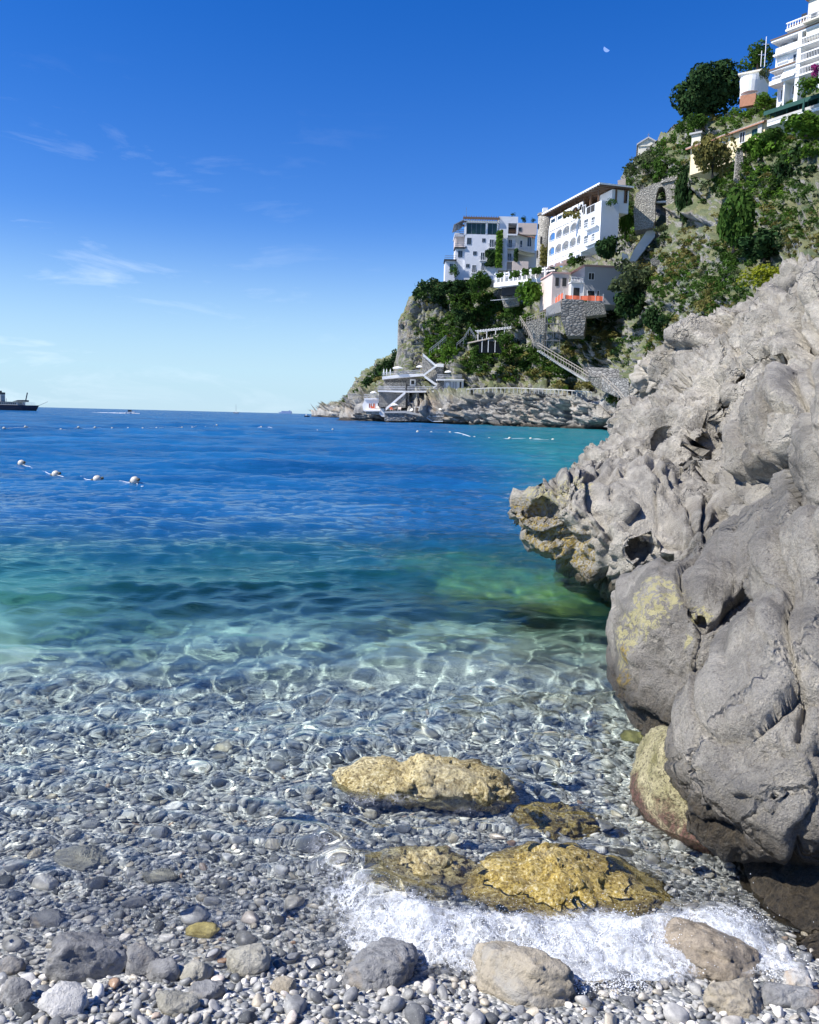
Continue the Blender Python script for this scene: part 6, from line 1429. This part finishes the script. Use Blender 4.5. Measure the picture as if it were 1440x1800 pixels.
m = MB(); m.prism([(-10*u, 0), (10.5*u, 0), (10.8*u, 2.2*u), (-9*u, 1.8*u), (-12*u, 2.0*u)], -12, 12).build('hull', HZ2, b); MB().prism([(-8.5*u, 1.8*u), (10*u, 2.2*u), (10*u, 4.4*u), (-6.5*u, 4.2*u)], -11, 11).build('superstructure', HZ, b)
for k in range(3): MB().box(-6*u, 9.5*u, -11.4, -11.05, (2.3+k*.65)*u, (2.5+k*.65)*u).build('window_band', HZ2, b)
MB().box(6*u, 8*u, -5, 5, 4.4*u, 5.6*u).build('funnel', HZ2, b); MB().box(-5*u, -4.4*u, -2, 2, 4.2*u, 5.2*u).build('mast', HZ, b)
P = AT(539.5, 728, 420); P[2] = 0; b = empty('fishing_boat', P, R(30), label='tiny dark fishing boat near the tip of the headland', cat='boat'); MB().prism([(-1.2, 0), (1.2, 0), (1.6, .6), (-1.4, .6)], -.5, .5).build('hull', BLK, b); MB().box(-.4, .4, -.35, .35, .6, 1.2).build('cabin', FRW, b)
# buoys
BW = simple('weathered white buoy plastic', (.60, .56, .47), .5, .2, 14); BD = simple('dark algae on the buoy', (.10, .09, .06), .8)
def zsea(P): return 0.0
bm0 = MB(); bm0.lathe([(.02, -.105), (.07, -.085), (.10, -.03), (.10, .03), (.07, .085), (.02, .105)], 14); BMESH = bm0.mesh('float', True); BMESH.materials.append(BW)
cm0 = MB(); cm0.lathe([(.035, -.16), (.035, -.10)], 8); cm0.lathe([(.035, .10), (.035, .16)], 8); CMESH = cm0.mesh('collar', True); CMESH.materials.append(BD)
def buoy(px, py, label, group, s=1.0, parts=True):
    P = ATZ(px, py+.5, 0); r = empty('buoy', (P[0], P[1], sea_height(P[0], P[1])+.045*s), R(random.uniform(-30, 30)), label=label, cat='buoy', group=group)
    o = link('float', BMESH, None, r); o.rotation_euler = (0, R(78), 0); o.scale = (s*.85,)*3
    if parts: c = link('collar', CMESH, None, r); c.rotation_euler = (0, R(78), 0); c.scale = (s*.85,)*3
    return P
nb = [buoy(38, 822, 'white mooring buoy at the left end of the near float line', 'near buoys'), buoy(98, 832, 'second buoy from the left on the near float line', 'near buoys'), buoy(171, 844, 'third buoy from the left on the near float line', 'near buoys'), buoy(237, 852, 'buoy at the right end of the near float line', 'near buoys')]
def rope(label, pts, r, mat=FRW, name='rope'):
    Q = []
    for a, b_ in zip(pts[:-1], pts[1:]):
        for k in range(16):
            t = k/16; p = a*(1-t)+b_*t; Q.append((p[0], p[1], sea_height(p[0], p[1])+.02-.03*math.sin(math.pi*t)))
    Q.append((pts[-1][0], pts[-1][1], .01)); return MB().tube(Q, r, 5).build(name, mat, smooth=True, label=label, cat='rope')
rope('pale rope joining the four near buoys', [ATZ(15, 817)]+nb+[ATZ(252, 855)], .006)
xs1 = [(7, 756), (45, 756), (81, 755.5), (107, 754.5), (138, 754), (167, 753.8), (197, 753.4), (225, 752.6), (251, 753), (275, 752), (298, 751.6), (320, 751), (338, 751), (361, 750.6), (381, 750), (398, 749.6), (416, 750), (459, 752), (484, 754), (508, 755), (532, 756), (558, 757), (585, 758)]
fb = []
ordn = 'leftmost,second,third,fourth,fifth,sixth,seventh,eighth,ninth,tenth,eleventh,twelfth,thirteenth,fourteenth,fifteenth,sixteenth,seventeenth,eighteenth,nineteenth,twentieth,twenty-first,twenty-second,rightmost'.split(',')
for i, (x, y) in enumerate(xs1): fb.append(buoy(x, y, ordn[i]+' small white float of the long distant line on open water', 'floats of the far left line', .95, False))
rope('thin rope of the long distant float line', fb, .012)
rb = []
names = ['leftmost', 'second', 'third', 'fourth', 'fifth', 'sixth', 'seventh', 'eighth', 'ninth', 'tenth', 'eleventh']
for i, (x, y) in enumerate([(696, 761.5), (734, 764), (758, 764.5), (791, 765.5), (834, 768), (860, 770), (896, 771), (933, 771.5), (972, 773.5), (1012, 775), (1024, 760)]): rb.append(buoy(x, y, names[i]+' white float of the line in front of the shore rocks', 'floats of the right line', 1.25, False))
rope('white rope of the float line in front of the shore rocks', rb[:10], .022)
# moon: only its lit sliver is modelled and glows by itself, far beyond everything
Rm = 46.0; Dm = 12000; P = AT(1067, 85, Dm); n = 20; Vm = []; Fm = []
right_ = Vector(rt); up_ = Vector(up); tow = -Vector(ray(1067, 85)).normalized(); right_ = (right_-tow*right_.dot(tow)).normalized(); up_ = tow.cross(right_)*-1
ang = R(30); axx = right_*math.cos(ang)+up_*math.sin(ang); ayy = -right_*math.sin(ang)+up_*math.cos(ang)   # lit side towards the upper left
for i in range(n+1):
    th = math.pi*i/n
    for j in range(9):
        ph = math.pi*(.5+.42*j/8)
        d = axx*math.cos(th)+(ayy*(-math.cos(ph))+tow*math.sin(ph))*math.sin(th); Vm.append(tuple(d*Rm))
for i in range(n):
    for j in range(8): a = i*9+j; Fm.append((a, a+1, a+10, a+9))
mm = bpy.data.materials.new('moonlight'); mm.use_nodes = True; nt = mm.node_tree; nt.nodes.clear(); em = NN(nt, 'ShaderNodeEmission', n1=.75); em.inputs[0].default_value = (.26, .42, .92, 1); oo = NN(nt, 'ShaderNodeOutputMaterial'); L(nt, em.outputs[0], oo.inputs[0])
me = bpy.data.meshes.new('moon'); me.from_pydata(Vm, [], Fm); o = link('moon', me, mm, label='pale daytime half moon high in the blue sky', cat='moon'); o.location = P

# ---- breaking wavelet: foam, strands, droplets ------------------------------
def spray_centre(n):
    """points along the wash line"""
    P = [(-.42, 3.05), (-.3, 2.80), (-.16, 2.60), (.02, 2.42), (.3, 2.33), (.55, 2.32), (.8, 2.36), (1.02, 2.45)]
    P = np.array(P); t = g_.random(n)*(len(P)-1); i = t.astype(int); f = (t-i)[:, None]; return P[i]*(1-f)+P[np.minimum(i+1, len(P)-1)]*f, t/(len(P)-1)
FREG = [  # px, py, rx, ry, weight : where the white water lies in the photograph
 (590, 1530, 34, 46, .35), (630, 1590, 40, 36, .6), (665, 1635, 50, 28, .9), (720, 1655, 60, 28, 1.1), (790, 1640, 70, 26, 1.0), (860, 1665, 70, 34, 1.3), (940, 1650, 80, 28, .9), (1000, 1690, 90, 34, 1.6), (1080, 1650, 70, 28, 1.0), (1090, 1700, 80, 40, 1.7),
 (1170, 1655, 70, 30, 1.1), (1240, 1640, 60, 26, .8), (1300, 1650, 50, 40, .8), (1340, 1690, 30, 40, .5), (1060, 1740, 60, 22, 1.0), (900, 1622, 60, 14, .6), (1060, 1612, 50, 14, .6), (700, 1600, 50, 30, .5), (1230, 1680, 80, 30, .7), (1390, 1720, 26, 30, .4), (640, 1400, 50, 12, .25), (700, 1398, 40, 8, .2), (810, 1420, 40, 10, .2), (560, 1500, 20, 26, .2)]
wts = np.array([w*rx*ry for _, _, rx, ry, w in FREG]); wts /= wts.sum()
def fpts(n, spread=1.0, zmax=.0):
    k = g_.choice(len(FREG), n, p=wts); out = np.zeros((n, 3)); rd = np.sqrt(g_.random(n))*spread; an = g_.uniform(0, 6.28, n)
    for i in range(n):
        px, py, rx, ry, w = FREG[k[i]]; out[i] = ATZ(px+rx*rd[i]*math.cos(an[i]), py+ry*rd[i]*math.sin(an[i]), 0.03)
    return out
def surf_z(P): return np.maximum(bed_z(P[:, 0], P[:, 1])+.012, 0.0)+water_extra(P[:, 0], P[:, 1])[0]
# soft bubbly sheets
P = fpts(11000, 1.3); nzv = fbm(P*np.array([7, 7, 0])+2, 3); P = P[nzv > -.02]; P[:, 2] = surf_z(P)+g_.uniform(0, .018, len(P))
foamlumps('foam', P, g_.uniform(.0008, .003, len(P)), 'white bubbly foam of the wavelet breaking over the stones', 'foam', flat=.6)
# flying droplets
P = fpts(6000, 1.4); P[:, 2] = surf_z(P)+g_.exponential(.028, len(P)); foamlumps('spray', P, g_.uniform(.0005, .0015, len(P)), 'fine white spray droplets thrown up by the breaking wavelet', 'spray', flat=1.2)
# foam film: a thin lumpy sheet lying on the water, broken into holes
fx = np.linspace(-.75, 1.45, 230); fy = np.linspace(2.12, 3.6, 150); FX_, FY_ = np.meshgrid(fx, fy)
wgt = np.zeros(FX_.shape)
for px, py, rx, ry, w in FREG:
    c = ATZ(px, py, .02); ex = abs(ATZ(px+rx, py, .02)[0]-c[0])*1.15; ey = abs(ATZ(px, py-ry, .02)[1]-c[1])*1.15; wgt += min(w, 1.3)*np.exp(-((FX_-c[0])/ex)**2-((FY_-c[1])/ey)**2)
Pf = np.stack([FX_, FY_, 0*FX_], -1); zz = surf_z(Pf.reshape(-1, 3)).reshape(FX_.shape)+.008+.02*np.clip(wgt, 0, 1)*(fbm(Pf*9, 4)+.4)+.012*np.clip(wgt, 0, 1)*fbm(Pf*30, 3)
me = fastmesh('foam_film', np.stack([FX_, FY_, zz], -1).reshape(-1, 3), gridfaces(len(fy), len(fx))); attr(me, 'w', wgt.ravel())
mf = bpy.data.materials.new('foam film'); mf.use_nodes = True; nt = mf.node_tree; nt.nodes.clear(); g = NN(nt, 'ShaderNodeNewGeometry').outputs['Position']
mp_ = NN(nt, 'ShaderNodeMapping'); mp_.inputs['Scale'].default_value = (1, .65, 1); L(nt, g, mp_.inputs['Vector'])
na = noise(nt, 26, 9, .75, mp_.outputs[0], 1.2); nb_ = noise(nt, 5, 4, .6, mp_.outputs[0], .6)
wv = attrn(nt, 'w'); v = mth(nt, 'ADD', mth(nt, 'MULTIPLY', na, 1.3), mth(nt, 'MULTIPLY', nb_, .6)); v = mth(nt, 'ADD', v, mth(nt, 'MULTIPLY', mth(nt, 'MINIMUM', wv, 1.1), .42))
lv = NN(nt, 'ShaderNodeTexVoronoi', feature='DISTANCE_TO_EDGE', i_Scale=24.0); L(nt, mix(nt, .10, mp_.outputs[0], noise(nt, 14, 5, .7, mp_.outputs[0], out='Color')), lv.inputs['Vector'])
lv2 = NN(nt, 'ShaderNodeTexVoronoi', feature='DISTANCE_TO_EDGE', i_Scale=60.0); L(nt, mix(nt, .06, mp_.outputs[0], noise(nt, 30, 4, .7, mp_.outputs[0], out='Color')), lv2.inputs['Vector'])
lace = mth(nt, 'ADD', mth(nt, 'MULTIPLY', mrange(nt, lv.outputs['Distance'], .14, .0), .8), mth(nt, 'MULTIPLY', mrange(nt, lv2.outputs['Distance'], .16, .0), .6), True)
lace = mth(nt, 'MULTIPLY', lace, mrange(nt, mth(nt, 'ADD', nb_, mth(nt, 'MULTIPLY', wv, .2)), .42, .66))
al = mth(nt, 'MULTIPLY', mth(nt, 'MAXIMUM', mrange(nt, v, 1.18, 1.80), mth(nt, 'MULTIPLY', lace, .8)), mrange(nt, wv, .05, .6, 0, .9))
df = NN(nt, 'ShaderNodeBsdfDiffuse'); df.inputs[0].default_value = (.84, .87, .90, 1); tr_ = NN(nt, 'ShaderNodeBsdfTransparent'); mx = NN(nt, 'ShaderNodeMixShader'); L(nt, al, mx.inputs[0]); L(nt, tr_.outputs[0], mx.inputs[1]); L(nt, df.outputs[0], mx.inputs[2]); om = NN(nt, 'ShaderNodeOutputMaterial'); L(nt, mx.outputs[0], om.inputs[0])
L(nt, bump(nt, na, .7, .01), df.inputs['Normal'])
link('foam_film', me, mf, label='lacy white film of foam spreading over the shallow water and stones', cat='foam', kind='stuff')
